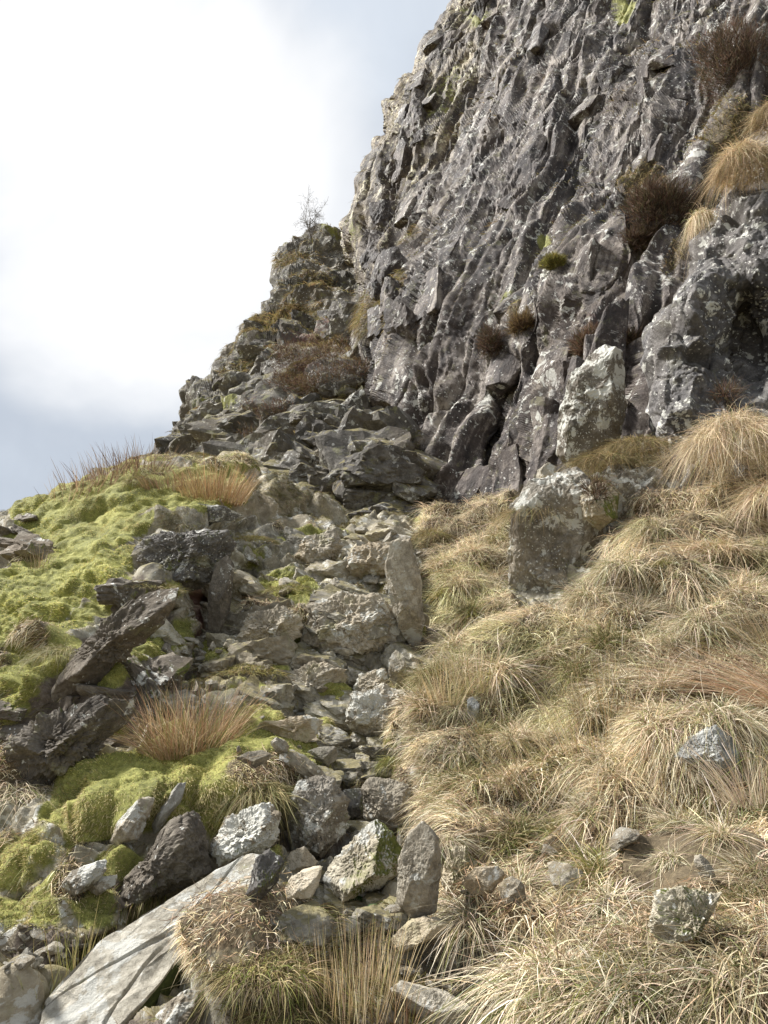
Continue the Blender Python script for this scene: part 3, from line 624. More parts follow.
OR('rock_block', 'small dark square rock wedged between the blocky boulder and the lichen-spotted block', 'rock', [(343, 790), (362, 788), (364, 812), (352, 820), (342, 812)], 'dark', 19, .9, sub=5)
OR('rock_block', 'dark layered rock jutting from the grass above the upper end of the long slab', 'rock', [(208, 852), (225, 818), (262, 803), (282, 812), (278, 840), (250, 862), (215, 872)], 'lichen', 21, .8, front=(-.3, .4, -1), amp=.06)
OR('rock_slab', 'big dark leaning slab dotted with white lichen behind the long pale slab', 'rock slab', [(98, 927), (112, 900), (140, 860), (168, 822), (188, 812), (206, 832), (212, 872), (180, 890), (130, 915)], 'gritty', 23, .5, front=(-.35, .5, -1), amp=.045, sink=.05)
OR('rock_slab', 'narrow dark upright blade of rock standing out of the moss', 'rock slab', [(146, 832), (150, 818), (178, 784), (186, 783), (180, 802), (160, 830), (152, 838)], 'blue', 25, .8, front=(.4, .1, -1), sub=5, amp=.015)
OR('rock_block', 'pale flat-faced rock under the moss left of the narrow dark rock blade', 'rock', [(110, 842), (118, 820), (140, 798), (154, 800), (146, 826), (138, 840), (120, 848)], 'grey', 27, .7, sub=5)
OR('stone', 'round whitish lichened stone in the lower left moss', 'stone', [(60, 888), (70, 872), (96, 862), (106, 870), (96, 884), (74, 897)], 'lichen', 29, .8, sub=5)
OR('stone', 'narrow grey stone poking from the moss right of the round whitish stone', 'stone', [(84, 888), (98, 878), (118, 874), (116, 884), (98, 896)], 'grey', 30, .7, sub=5)
OR('stone', 'flat dark-edged stone slab lying on top of the green hummock', 'stone', [(228, 765), (246, 752), (262, 749), (276, 757), (262, 766), (240, 771)], 'grey', 32, .45, front=(0, 1.3, -1), sub=5, amp=.02, sink=.1)
OR('stone', 'white fan-shaped stone lying in the path above the green hummock', 'stone', [(303, 753), (318, 747), (334, 746), (342, 757), (340, 767), (324, 764)], 'pale', 34, .5, front=(0, 1.0, -1), sub=5, amp=.02)
OR('stone', 'thin pale sliver of stone lying across the path above the boulders', 'stone', [(349, 752), (362, 745), (377, 740), (380, 743), (366, 752), (354, 757)], 'pale', 35, .6, sub=4, amp=.01)
OR('rock_block', 'grass-topped grey slab jutting from the bank in the bottom centre', 'rock slab', [(382, 948), (400, 930), (424, 919), (446, 924), (450, 938), (410, 950), (388, 960)], 'pale', 37, .6, front=(-.2, 1., -1), sub=6)
OR('rock_slab', 'long flat pale slab crossing the path at the bottom edge', 'rock slab', [(392, 990), (402, 983), (430, 990), (470, 1008), (478, 1024), (440, 1032), (400, 1010)], 'pale', 39, .5, front=(0, 1.2, -1), amp=.02)
OR('stone', 'pale blunt stone at the bottom edge right of the flat slab', 'stone', [(500, 1026), (508, 1008), (532, 995), (548, 1008), (556, 1030), (520, 1040)], 'pale', 41, .8, front=(0, .8, -1), sub=5)
OR('stone', 'small square stone beside the grass-topped slab', 'stone', [(452, 930), (460, 920), (474, 922), (472, 936), (456, 944)], 'pale', 43, .7, sub=5)
OR('rock', 'pointed blue-grey rock breaking out of the dry grass on the right', 'rock', [(674, 757), (690, 738), (716, 726), (732, 740), (741, 760), (728, 776), (698, 772)], 'blue', 45, .9, front=(-.2, .6, -1), amp=.05, sink=.02)
OR('rock', 'broken cream-coloured rock block low in the grass at the right', 'rock', [(654, 896), (668, 890), (706, 890), (742, 896), (744, 920), (706, 930), (694, 958), (664, 950), (652, 925)], 'mossy', 47, .8, front=(-.2, .4, -1), amp=.06, sink=.02)
OR('stone', 'slender upright stone in the grass above the cream-coloured block', 'stone', [(694, 862), (702, 854), (712, 866), (718, 884), (708, 888), (698, 874)], 'pale', 49, .8, sub=5)
OR('stone', 'small grey stone showing through the middle of the grass slope', 'stone', [(608, 858), (614, 845), (629, 840), (630, 856), (618, 870), (610, 866)], 'grey', 51, .8, sub=5, sink=.03)
OR('stone', 'long low stone half buried where the grass meets the gully bed', 'stone', [(462, 884), (474, 868), (500, 866), (506, 878), (492, 892), (470, 894)], 'grey', 53, .7, sub=5)
OR('stone', 'small bluish stone upright in grass near the head of the slope path', 'stone', [(467, 700), (473, 694), (480, 704), (478, 720), (468, 722)], 'blue', 55, .8, sub=4)
OR('rock_block', 'tall pale lichened block standing between the two grass slopes', 'rock', [(509, 560), (513, 510), (530, 486), (575, 470), (606, 500), (604, 570), (590, 605), (555, 640), (518, 660), (508, 620)], 'lichen', 57, .6, front=(-.2, .12, -1), amp=.03, Y=8.1)
OR('rock_slab', 'long dark gritty slab running down the left bank below the overhanging outcrop', 'rock slab', [(48, 704), (62, 668), (104, 620), (140, 590), (176, 588), (166, 622), (120, 664), (78, 700)], 'gritty', 93, .5, front=(-.3, .7, -1), amp=.05, sink=.22)
OR('rock_slab', 'broad dark stony bank face below the long gritty slab at the left', 'rock slab', [(-30, 800), (0, 752), (40, 712), (90, 694), (140, 694), (128, 735), (84, 775), (30, 800)], 'gritty', 95, .5, front=(-.2, .8, -1), amp=.08, sink=.28)
OR('rock_block', 'wide lichened rock wall under the curved grassy ledge, behind the tall pale block', 'rock', [(520, 600), (530, 500), (580, 474), (650, 462), (690, 490), (690, 560), (640, 600), (560, 640)], 'lichen', 58, .5, front=(-.2, .1, -1), amp=.06, Y=8.6)
OR('rock_block', 'rounded grey-green block under the grassy ledge beside the tall pale block', 'rock', [(578, 500), (588, 486), (606, 483), (618, 494), (616, 520), (600, 530), (582, 522)], 'mossy', 59, .9, Y=7.7, sub=5)
OR('rock_block', 'white-lichened flake leaning on the cliff above the grassy ledge', 'rock', [(558, 452), (560, 410), (572, 372), (604, 346), (622, 352), (624, 400), (620, 440), (600, 452), (568, 466)], 'whitened', 61, .7, front=(-.3, .2, -1), amp=.03, Y=9.3)
OR('stone', 'small white horn-shaped rock at the left tip of the grassy ledge', 'rock', [(532, 492), (538, 470), (548, 463), (556, 468), (552, 486), (540, 500)], 'pale', 63, .8, Y=8.6, sub=5)
OR('rock_block', 'dark overhanging outcrop with a mossy cap on the left bank', 'rock outcrop', [(130, 560), (142, 538), (180, 528), (228, 532), (238, 552), (222, 578), (190, 594), (160, 580)], 'dark', 65, .9, front=(-.3, .2, -1), amp=.05, sink=.25)
OR('rock_block', 'low dark ledge under moss below the straw-coloured bush', 'rock outcrop', [(170, 512), (185, 503), (225, 506), (246, 514), (232, 522), (190, 524)], 'dark', 67, .8, amp=.05, sink=.1, sub=5)
OR('rock_block', 'bulging grey boulder bedded in the middle of the gully', 'rock outcrop', [(302, 640), (310, 605), (340, 592), (376, 596), (398, 618), (404, 645), (372, 662), (330, 660)], 'grey', 69, .8, front=(-.3, .5, -1), amp=.05, sink=.2)
OR('rock_slab', 'tall smooth grey slab standing against the grassy right bank of the gully', 'rock slab', [(385, 570), (390, 545), (410, 540), (420, 575), (424, 620), (418, 660), (404, 640), (392, 610)], 'grey', 71, .7, front=(-.3, .2, -1), amp=.02, sink=.1)
OR('rock_slab', 'small standing slab at the foot of the tall smooth gully slab', 'rock slab', [(388, 660), (394, 648), (404, 655), (408, 680), (400, 690), (390, 680)], 'grey', 73, .7, sub=5)
OR('rock_block', 'broad pale outcrop with a sloping top high in the gully', 'rock outcrop', [(350, 500), (360, 462), (378, 442), (400, 448), (416, 478), (420, 505), (390, 515), (362, 512)], 'grey', 75, .8, front=(-.35, .5, -1), amp=.06, Y=12.9)
OR('rock_block', 'flat-topped dark block below the upper gully scree', 'rock outcrop', [(335, 425), (345, 412), (372, 408), (376, 425), (366, 440), (338, 440)], 'grey', 77, .8, amp=.06, Y=16.3, sub=5)
OR('rock_block', 'squarish outcrop in the left half of the upper gully', 'rock outcrop', [(300, 482), (305, 455), (330, 440), (352, 450), (350, 480), (325, 496)], 'grey', 79, .8, front=(-.3, .5, -1), amp=.06, Y=13.9)
OR('rock_block', 'stepped grey ledge below the broad pale outcrop', 'rock outcrop', [(345, 570), (352, 548), (380, 540), (400, 548), (398, 572), (370, 584)], 'grey', 81, .8, front=(-.2, .7, -1), amp=.06, sink=.1, sub=5)
OR('rock_block', 'crumbly ledge with pale edges left of the stepped grey ledge', 'rock outcrop', [(296, 556), (306, 536), (335, 530), (345, 546), (334, 566), (306, 570)], 'grey', 83, .8, front=(-.2, .7, -1), amp=.06, sink=.1, sub=5)
OR('rock_block', 'broad low outcrop with grassy top where the path leaves the gully', 'rock outcrop', [(345, 715), (352, 695), (384, 684), (412, 694), (414, 730), (390, 744), (356, 738)], 'grey', 85, .7, front=(-.2, .5, -1), amp=.05, sink=.1)
OR('rock_block', 'purple-grey smooth rib beside the red soil runnel', 'rock outcrop', [(208, 600), (214, 565), (226, 556), (234, 566), (230, 610), (218, 636), (208, 628)], 'gritty', 87, .6, front=(-.3, .4, -1), amp=.02, sub=5)

OR('rock_block', 'rough ledge of rock bedded across the path above the white fan-shaped stone', 'rock outcrop', [(250, 735), (262, 722), (300, 716), (332, 722), (336, 734), (300, 744), (262, 744)], 'grey', 97, .6, front=(-.1, .9, -1), amp=.06, sink=.1, sub=5)
OR('rock_block', 'low pale ledge in the middle of the path below the bulging gully boulder', 'rock outcrop', [(270, 690), (284, 670), (316, 662), (345, 670), (350, 690), (318, 704), (286, 704)], 'grey', 98, .7, front=(-.2, .8, -1), amp=.07, sink=.12)
OR('rock_block', 'broken grey ledge left of the bulging gully boulder', 'rock outcrop', [(236, 640), (246, 618), (276, 606), (300, 616), (302, 640), (276, 654), (248, 654)], 'grey', 99, .7, front=(-.2, .8, -1), amp=.07, sink=.12)
OR('rock_block', 'small rusty-edged block high in the path just under the tall smooth slab', 'rock outcrop', [(352, 690), (360, 672), (384, 668), (392, 684), (380, 698), (360, 700)], 'grey', 100, .7, front=(-.2, .8, -1), amp=.06, sink=.05, sub=5)
OR('rock', 'low boulder with grass over it between the tall grey leaning rock and the slope', 'rock', [(440, 880), (448, 850), (466, 845), (476, 866), (470, 892), (450, 902)], 'mossy', 102, .8, front=(-.2, .5, -1), amp=.06, sink=.06)
OR('rock', 'dark rock peeping from the grass under the arching red rushes', 'rock', [(655, 745), (664, 728), (684, 726), (690, 742), (676, 756), (660, 756)], 'dark', 103, .8, amp=.06, sink=.1, sub=5)  # plain dark rock material
# --- broken bedrock: angular blocks bedded in the big surfaces, part of them
def bedrock(parent, L, mat, n, pick, size, asp, basis, jit, seed, sub=4, amp=.03, bury=.35):
    rs = np.random.default_rng(seed); VV, FF, TT = [], [], []; k0 = 0; got = 0; tries = 0
    while got < n and tries < n*30:
        tries += 1
        q = pick(rs)
        if q is None: continue
        Pp, Nn = L.at(*q); sz = size[0]*(size[1]/size[0])**rs.random()*np.clip(1, .4, 1)
        e = np.array(asp)*sz*rs.uniform(.7, 1.3, 3)
        Bm = np.array(basis(Nn)); Rm = np.array(Matrix.Rotation(rs.normal()*jit, 3, Vector(rs.normal(size=3)).normalized())); Bm = Bm@Rm.T
        pl_ = [((1, 0, 0), e[0]), ((-1, 0, 0), e[0]), ((0, 1, 0), e[1]), ((0, -1, 0), e[1]), ((0, 0, 1), e[2]), ((0, 0, -1), e[2])]
        pl_ = [((np.array(n_)+rs.normal(size=3)*.22), d) for n_, d in pl_]
        for _ in range(9):
            v = rs.normal(size=3); v /= np.linalg.norm(v); pl_.append((v/ e*e.min(), np.linalg.norm(v*e)*rs.uniform(.62, .92)*e.min()/max(np.linalg.norm(v/e*e.min())*np.linalg.norm(e), 1e-3)*1.6 if False else np.linalg.norm(v*e)*rs.uniform(.7, 1.0)))
        V, Fc = planes_rock([(np.array(a)/np.linalg.norm(a), d) for a, d in pl_], e, Bm, int(rs.integers(1, 9999)), sub, amp)
        VV.append(V+Pp-Nn*e[2]*bury); FF.append(Fc+k0); TT.append(np.full(len(V), rs.random())); k0 += len(V); got += 1
    V = np.concatenate(VV); return link('rock_ledges', mesh_np('rock_ledges', V, np.concatenate(FF), dict(tone=np.concatenate(TT)), tris=True), mat, None, parent, kind='structure')
def upr(tilt):
    def f(Nn):
        n = np.array([Nn[0]*.4+tilt, Nn[1]*.4, 1.]); n /= np.linalg.norm(n); a_ = np.cross([0, 1, .1], n); a_ /= np.linalg.norm(a_); return [a_, np.cross(n, a_), n]
    return f
def in_ell(*E):
    def f(rs):
        e = E[rs.integers(len(E))]; return e[0]+e[2]*rs.normal()*.6, e[1]+e[3]*rs.normal()*.6
    return f
G_ = bpy.data.objects
def cpick(rs):
    x, y = rs.uniform(400, 760), rs.uniform(-10, 500)
    return (x, y) if x > np.interp(y, [p[1] for p in C_left], [p[0] for p in C_left])+25 and not (x > 640 and y > 180) else None
bedrock(G_['cliff'], LC, M_CL, 26, cpick, (.3, .6), (2.0, .7, .4), lambda Nn: [ax, np.cross(Nn, ax)/np.linalg.norm(np.cross(Nn, ax)), np.cross(ax, np.cross(Nn, ax)/np.linalg.norm(np.cross(Nn, ax)))], .06, 11, 5, .014, .86)
bedrock(G_['cliff'], LC, M_CL, 16, in_ell((470, 460, 30, 50), (540, 440, 50, 60), (600, 430, 30, 50)), (.35, .6), (1.6, .65, .45), lambda Nn: [np.array([.1, .1, .98]), np.cross(Nn, [.1, .1, .98]), Nn], .12, 12, 5, .016, .78)
bedrock(G_['cliff'], LC, M_CL, 26, lambda rs: (lambda y: (np.interp(y, [p[0] for p in C_left], [p[1] for p in C_left])+rs.uniform(6, 30), y))(rs.uniform(0, 330)), (.4, .9), (1.3, .7, .6), lambda Nn: [np.array([.1, .1, .98]), np.cross(Nn, [.1, .1, .98]), Nn], .15, 19, 4, .04, .62)
bedrock(G_['rocky_hill'], LS, M_SP, 80, lambda rs: (lambda x: (x, rs.uniform(np.interp(x, [p[0] for p in S_top], [p[1] for p in S_top])+6, 470)))(rs.uniform(150, 385)), (.5, 1.1), (1.0, .8, .8), upr(.25), .25, 13, 4, .05, .68)
bedrock(G_['rocky_hill'], LS, M_SP, 60, in_ell((340, 450, 60, 40), (300, 480, 50, 25), (390, 470, 30, 50)), (.25, .6), (1.1, .9, .6), upr(.3), .25, 14, 4, .05, .5)
bedrock(G_['ground'], LT, M_TER, 95, in_ell((320, 560, 90, 45), (340, 630, 80, 50), (300, 690, 80, 40), (250, 620, 50, 50), (390, 570, 30, 50)), (.09, .26), (1.25, 1.0, .6), upr(.25), .25, 15, 4, .05, .5)
bedrock(G_['ground'], LT, M_TER, 40, in_ell((350, 745, 40, 20), (340, 800, 40, 40), (350, 900, 60, 30)), (.05, .15), (1.3, 1.0, .6), upr(.2), .3, 16, 4, .05, .3)
bedrock(G_['ground'], LT, ROCK['gritty'], 40, in_ell((40, 740, 60, 40), (110, 680, 50, 40), (140, 610, 30, 20), (20, 540, 16, 20)), (.07, .22), (1.4, 1.0, .6), upr(.4), .25, 17, 4, .06, .4)
# --- the long pale slab in front: a true plate lying at an angle, traced where its top plane is met
def plate(name, label, cat, top_px, anchor, n, thick, mat, seed, side=None):
    n = np.array(n, float); n /= np.linalg.norm(n); A = unproj(*anchor)
    pts = []
    for x, y in top_px:
        d = ray(x, y); pts.append(CAM+d*((A-CAM)@n)/(d@n))
    pts = np.array(pts); c = pts.mean(0)-n*thick*.5
    e1 = pts[len(pts)//2]-pts[0]; e1 /= np.linalg.norm(e1); e2 = np.cross(n, e1); Bs = np.stack([e1, e2, n])
    q = (pts-c)@Bs.T; ext = np.abs(q).max(0)
    a2 = .5*np.sum(q[:, 0]*np.roll(q[:, 1], -1)-np.roll(q[:, 0], -1)*q[:, 1])
    if a2 < 0: q = q[::-1]
    # grid top and sides: top from a dense fan, then skirts down
    m = 420; per = []
    Qn = np.roll(q, -1, 0); ln = np.hypot(*(Qn-q)[:, :2].T); cum = np.r_[0, np.cumsum(ln)]
    for s in np.linspace(0, cum[-1], m, endpoint=False):
        i = min(np.searchsorted(cum, s, 'right')-1, len(q)-1); f = (s-cum[i])/ln[i]; per.append(q[i]*(1-f)+Qn[i]*f)
    per = np.array(per); rings = []
    K = 110
    for k in range(K+1): rr = (k/K)**.8; rings.append(np.c_[per[:, :2]*rr, np.full(m, thick*.5)])
    for k in range(1, 31): f = k/30; rings.append(np.c_[per[:, :2]*(1-.10*f), np.full(m, thick*(.5-f))])
    for k in range(1, 8): f = k/8; rings.append(np.c_[per[:, :2]*(.9*(1-f)), np.full(m, -thick*.5)])
    V = np.concatenate(rings); p = V.astype(np.float32)
    h, _, _ = facet(p*(2.0, 6, 6)+seed, seed, .8, inv=True); h2, _, _ = facet(p*(6, 15, 15), seed+1, .9, inv=True); lay_ = vnoise(p*(1.2, 5, 40), seed+4)
    istop = (np.arange(len(V))//m) <= K
    edge = np.clip(1-np.repeat(np.arange(len(rings)), m)/K, 0, 1)
    onrim = np.where(istop, smooth(1-edge, .86, 1.0), 1)
    V[:, 2] += np.where(istop, .022*h+.012*h2+.006*fbm(p*9, 3, seed)-.02*(1-smooth(np.abs(vnoise(p*(.9, 4, 1)+31, seed+12)), 0, .03)), 0)
    V[:, 2] -= np.where(istop, .02*onrim*(1+fbm(p*5, 2, seed+8)), 0)
    out = V[:, :2]/(np.linalg.norm(V[:, :2], axis=1, keepdims=True)+1e-6)
    V[:, :2] += out*((.035*h+.02*h2+.015*lay_)*onrim)[:, None]
    r = np.arange(len(rings)-1)[:, None]*m+np.arange(m)[None]; r2 = np.arange(len(rings)-1)[:, None]*m+(np.arange(m)[None]+1) % m
    Qd = np.stack([r, r2, r2+m, r+m], -1).reshape(-1, 4)
    Wv = V@Bs+c; base = np.array([c[0], c[1], Wv[:, 2].min()])
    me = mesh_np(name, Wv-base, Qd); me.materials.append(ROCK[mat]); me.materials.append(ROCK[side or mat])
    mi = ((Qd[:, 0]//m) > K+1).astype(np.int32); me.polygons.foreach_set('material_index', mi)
    return link(name, me, None, base, None, label, cat)
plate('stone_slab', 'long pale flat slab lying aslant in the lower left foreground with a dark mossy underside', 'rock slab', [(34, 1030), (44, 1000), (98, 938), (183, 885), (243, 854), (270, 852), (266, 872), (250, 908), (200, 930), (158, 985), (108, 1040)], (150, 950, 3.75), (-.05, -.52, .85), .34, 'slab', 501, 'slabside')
OR('rock_block', 'dark triangular end piece behind the top end of the long pale slab', 'rock', [(256, 858), (270, 850), (284, 862), (276, 884), (252, 908), (244, 900)], 'dark', 89, .8, sub=5)
OR('rock', 'small rough rock under the dark edge of the long pale slab at the bottom', 'rock', [(150, 1028), (160, 1008), (186, 990), (200, 992), (206, 1012), (196, 1036)], 'lichen', 91, .9, Y=3.4, sub=5)

# --- small loose stones on the path and gully bed, each one countable
protos = []
for k in range(10):
    rs = np.random.default_rng(900+k)
    pln = [(rs.normal(size=3), rs.uniform(.6, .95)) for _ in range(16)]
    V, Fc = planes_rock(pln+[((0, 0, 1), .8), ((0, 0, -1), .8), ((1, 0, 0), 1.1), ((-1, 0, 0), 1.1), ((0, 1, 0), 1.1), ((0, -1, 0), 1.1)], (1, 1, 1), np.eye(3), 900+k, 3, .03)
    protos.append(mesh_np('small_stone', V, Fc, tris=True))
    protos[-1].materials.append(ROCK['pale' if k % 2 else 'grey'])
def scatter_stones(n, regs, size, label, group, seed):
    rs = np.random.default_rng(seed); wt = np.array([r[4] for r in regs], float); wt /= wt.sum()
    for _ in range(n):
        r = regs[rs.choice(len(regs), p=wt)]
        px, py = r[0]+r[2]*rs.normal()*.6, r[1]+r[3]*rs.normal()*.6
        Pp, Nn = LT.at(px, py); s = size[0]*(size[1]/size[0])**(rs.random()**1.8)
        o = link('small_stone', protos[rs.integers(10)], None, Pp+Nn*s*.15, None, label, 'stone', group)
        o.scale = (s*rs.uniform(.8, 1.5), s*rs.uniform(.7, 1.1), s*rs.uniform(.35, .7))
        o.rotation_euler = (rs.normal()*.5, rs.normal()*.5, rs.uniform(0, 6.3))
scatter_stones(60, [(60, 955, 60, 14, 1), (20, 950, 40, 14, 1)], (.015, .05), 'small pale scree stone in the stony strip at the lower left', 'pale scree stones at the lower left', 1)
scatter_stones(50, [(460, 1000, 50, 22, 2), (440, 965, 40, 20, 1)], (.015, .055), 'small grey stone on the bare path at the bottom centre', 'small stones on the path at the bottom', 2)
scatter_stones(60, [(330, 745, 60, 14, 2), (360, 765, 26, 16, 2), (300, 700, 60, 26, 1)], (.02, .08), 'small pale stone strewn on the worn path above the boulders', 'small stones on the path above the boulders', 3)
scatter_stones(30, [(198, 650, 14, 22, 1), (210, 600, 10, 40, .4)], (.03, .09), 'small pinkish-grey stone in the red soil runnel', 'stones in the red soil runnel', 4)
scatter_stones(30, [(310, 900, 50, 24, 1), (440, 900, 30, 30, .7), (352, 870, 40, 40, .6)], (.015, .06), 'small stone wedged among the boulders of the gully bed', 'small stones between the boulders', 5)
scatter_stones(16, [(560, 800, 90, 100, 1), (520, 700, 60, 60, .7), (560, 900, 60, 30, .6)], (.05, .11), 'small rock half hidden in the dry grass of the right-hand slope', 'rocks half hidden in the slope grass', 7)
scatter_stones(50, [(330, 620, 80, 60, 1), (380, 560, 40, 30, 1)], (.05, .15), 'small broken stone on the rocky steps of the gully', 'broken stones on the gully steps', 6)

# ------------------------------------------------------------------ grass, moss and other ground cover that nobody could count
def sample_layer(L, mask, n, power=.5, up=None):
    """random points on the displaced sheet where mask is high, kept to what lies inside and just outside the frame"""
    V = L.V; a = V[1:-1, 1:-1]; e1 = V[1:-1, 2:]-V[1:-1, :-2]; e2 = V[2:, 1:-1]-V[:-2, 1:-1]
    area = np.linalg.norm(np.cross(e1, e2), axis=2); d = np.linalg.norm(a-CAM, axis=2)
    X, Yp = L.PX[1:-1, 1:-1], L.PY[1:-1, 1:-1]
    w = area*(1/d**2)**power*np.clip(mask[1:-1, 1:-1], 0, 1)
    w = w*((X > -120) & (X < 900) & (Yp < 1090))
    w = w.ravel()/w.sum(); i = rng.choice(len(w), n, p=w)
    j, k = np.unravel_index(i, a.shape[:2]); f = rng.random((n, 2))-.5
    P_ = a[j, k]+f[:, :1]*.5*e1[j, k]+f[:, 1:]*.5*e2[j, k]
    N_ = L.N[1:-1, 1:-1][j, k]
    return P_, N_, X[j, k], Yp[j, k], j+1, k+1
DOWN = np.array([0, 0, -1.])
def comb(P_, N_, up, down, swirl, seed, fr=1.6):
    dn = DOWN-N_*(N_@DOWN)[:, None]; dn /= np.linalg.norm(dn, axis=1, keepdims=True)+1e-6
    sv = np.stack([vnoise((P_*fr).astype(np.float32), seed+k) for k in range(3)], 1)
    return N_*up+dn*down+sv*swirl+rng.normal(size=P_.shape)*.28
def clump(P_, seed, fr): return vnoise((P_*fr).astype(np.float32), seed)

# dead straw grass over the right slope and wherever the ground is turf
gm = straw.copy()
for x0_, y0_, x1_, y1_ in [(674, 730, 741, 772), (654, 892, 744, 952), (465, 692, 482, 722), (464, 868, 506, 892), (440, 846, 476, 900), (384, 918, 450, 955), (395, 982, 480, 1030), (502, 996, 552, 1030), (510, 480, 604, 640)]:
    gm = gm*(1-ell(LT.PX, LT.PY, ((x0_+x1_)/2, (y0_+y1_)/2+6, (x1_-x0_)*.5+3, (y1_-y0_)*.5+4, 0), 3))
P_, N_, X_, Y_, _, _ = sample_layer(LT, np.where(gm > .42, .25+gm, 0)*(.34+smooth(fbm((LT.B.reshape(-1, 3)*2.4).astype(np.float32), 3, 551).reshape(LT.shape), -.45, .25)), 190000, .55)
d = comb(P_, N_, .55, .65, 1.1, 501, 2.2)+rng.normal(size=P_.shape)*.45
cl = clump(P_, 505, 3.2); ln = np.where(X_ < 430+90*(Y_ > 930), .42, 1)*(.13+.09*cl+.10*rng.random(len(P_)))*np.clip(np.linalg.norm(P_-CAM, axis=1)/5, .7, 1.5)
cc = pal(len(P_), STRAW, STRAW_W, .25)*(1+.42*cl[:, None])  # clump contrast also paints the shadow between tussocks into the blade colour
gre = smooth(clump(P_, 511, 1.1), .2, .6)[:, None]*.4; cc = cc*(1-gre)+cc.mean(1, keepdims=True)*np.array([.95, 1.02, .42])*gre
V, Q, C = blades(P_-N_*.01, d, np.array([0, 0, -.55])+.0*d, ln, .0032+.0016*rng.random(len(P_)), cc, 4)
link('dry_grass', mesh_np('dry_grass', V, Q, colors=dict(col=C), flat=False), M_BL, kind='stuff')

# flattened broken thatch between the tufts
P_, N_, X_, Y_, _, _ = sample_layer(LT, np.where(gm > .42, gm, 0), 90000, .6)
d = rng.normal(size=P_.shape); d -= N_*(d*N_).sum(1)[:, None]*.8; d += N_*.25+np.array([0, 0, -.5])
V, Q, C = blades(P_+N_*rng.random((len(P_), 1))*.06, d, rng.normal(size=P_.shape)*.35, .03+.07*rng.random(len(P_)), .0016+.0018*rng.random(len(P_)), pal(len(P_), [(.74, .66, .48), (.5, .40, .27), (.26, .18, .11), (.12, .08, .05), (.42, .30, .18)], None, .25), 2)
link('grass_thatch', mesh_np('grass_thatch', V, Q, colors=dict(col=C), flat=False), M_BL, kind='stuff')
# short mossy turf
MOSS = [(.52, .50, .16), (.36, .37, .11), (.72, .64, .29), (.20, .21, .06), (.60, .50, .28)]
P_, N_, X_, Y_, _, _ = sample_layer(LT, np.where(moss > .45, moss, 0), 210000, .7)
d = comb(P_, N_, .9, .35, .6, 521, 3)
cl = clump(P_, 525, 5.); cc = pal(len(P_), MOSS, [.30, .24, .15, .17, .14], .2)*(1+.3*cl[:, None])
dr = smooth(clump(P_, 527, 1.3)+.25*cl, .0, .45)[:, None]*.75; cc = cc*(1-dr)+np.array([.50, .41, .23])*dr
V, Q, C = blades(P_-N_*.008, d, np.array([0, 0, -.35])+0*d, (.014+.022*rng.random(len(P_)))*(1+.5*cl), .0035+.0025*rng.random(len(P_)), cc, 2)
link('moss', mesh_np('moss', V, Q, colors=dict(col=C), flat=False), M_BL, kind='stuff')

# thin wisps of grass among the rocks and on the bare earth
wm = np.clip(fbm((LT.B.reshape(-1, 3)*1.3).astype(np.float32), 3, 531).reshape(LT.shape)+.12+.35*smooth(LT.VN[..., 2], .3, .9), 0, 1)*(1-moss)*(straw < .5)
P_, N_, _, _, _, _ = sample_layer(LT, wm**2, 150000, .6)
d = comb(P_, N_, .6, .7, .7, 533); cl = clump(P_, 535, 4)
cc = pal(len(P_), [(.34, .27, .14), (.24, .19, .09), (.16, .15, .05), (.12, .085, .05), (.24, .24, .08)], None, .2)
V, Q, C = blades(P_, d, np.array([0, 0, -.5])+0*d, .05+.07*rng.random(len(P_)), .0030+.001*rng.random(len(P_)), cc, 3)
link('grass_wisps', mesh_np('grass_wisps', V, Q, colors=dict(col=C), flat=False), M_BL, kind='stuff')

# brown grass on the ledges of the spur and the cliff
for L, mk, n, nm, lo in ((LS, np.maximum(sstraw, .45*sred), 120000, 'ledge_grass', .30), (LC, np.maximum(cs, .2*cm), 30000, 'cliff_grass', .4)):
    flat_ = smooth(L.VN[..., 2], .35, .8)*smooth(fbm((L.B.reshape(-1, 3)*.5).astype(np.float32), 3, 541).reshape(L.shape), -.1, .5)
    m = np.where(mk > lo, mk, 0)+(.6*flat_ if L is LS else .22*flat_*(L.V[..., 1] > 13))
    P_, N_, _, _, _, _ = sample_layer(L, m, n, .8)
    d = comb(P_, N_, .6, .6, .6, 543, .7); cl = clump(P_, 545, 1.5)
    cc = pal(len(P_), [(.36, .28, .14), (.26, .19, .09), (.15, .14, .045), (.13, .075, .05), (.22, .21, .07)], [.3, .25, .2, .1, .15], .2)*(1+.3*cl[:, None])
    D_ = np.linalg.norm(P_-CAM, axis=1)
    V, Q, C = blades(P_, d, np.array([0, 0, -.5])+0*d, (.16+.18*rng.random(len(P_)))*np.clip(D_/22, .6, 1.2), D_*.00055*(.7+.6*rng.random(len(P_))), cc, 2)
    link(nm, mesh_np(nm, V, Q, colors=dict(col=C), flat=False), M_BL, kind='stuff')

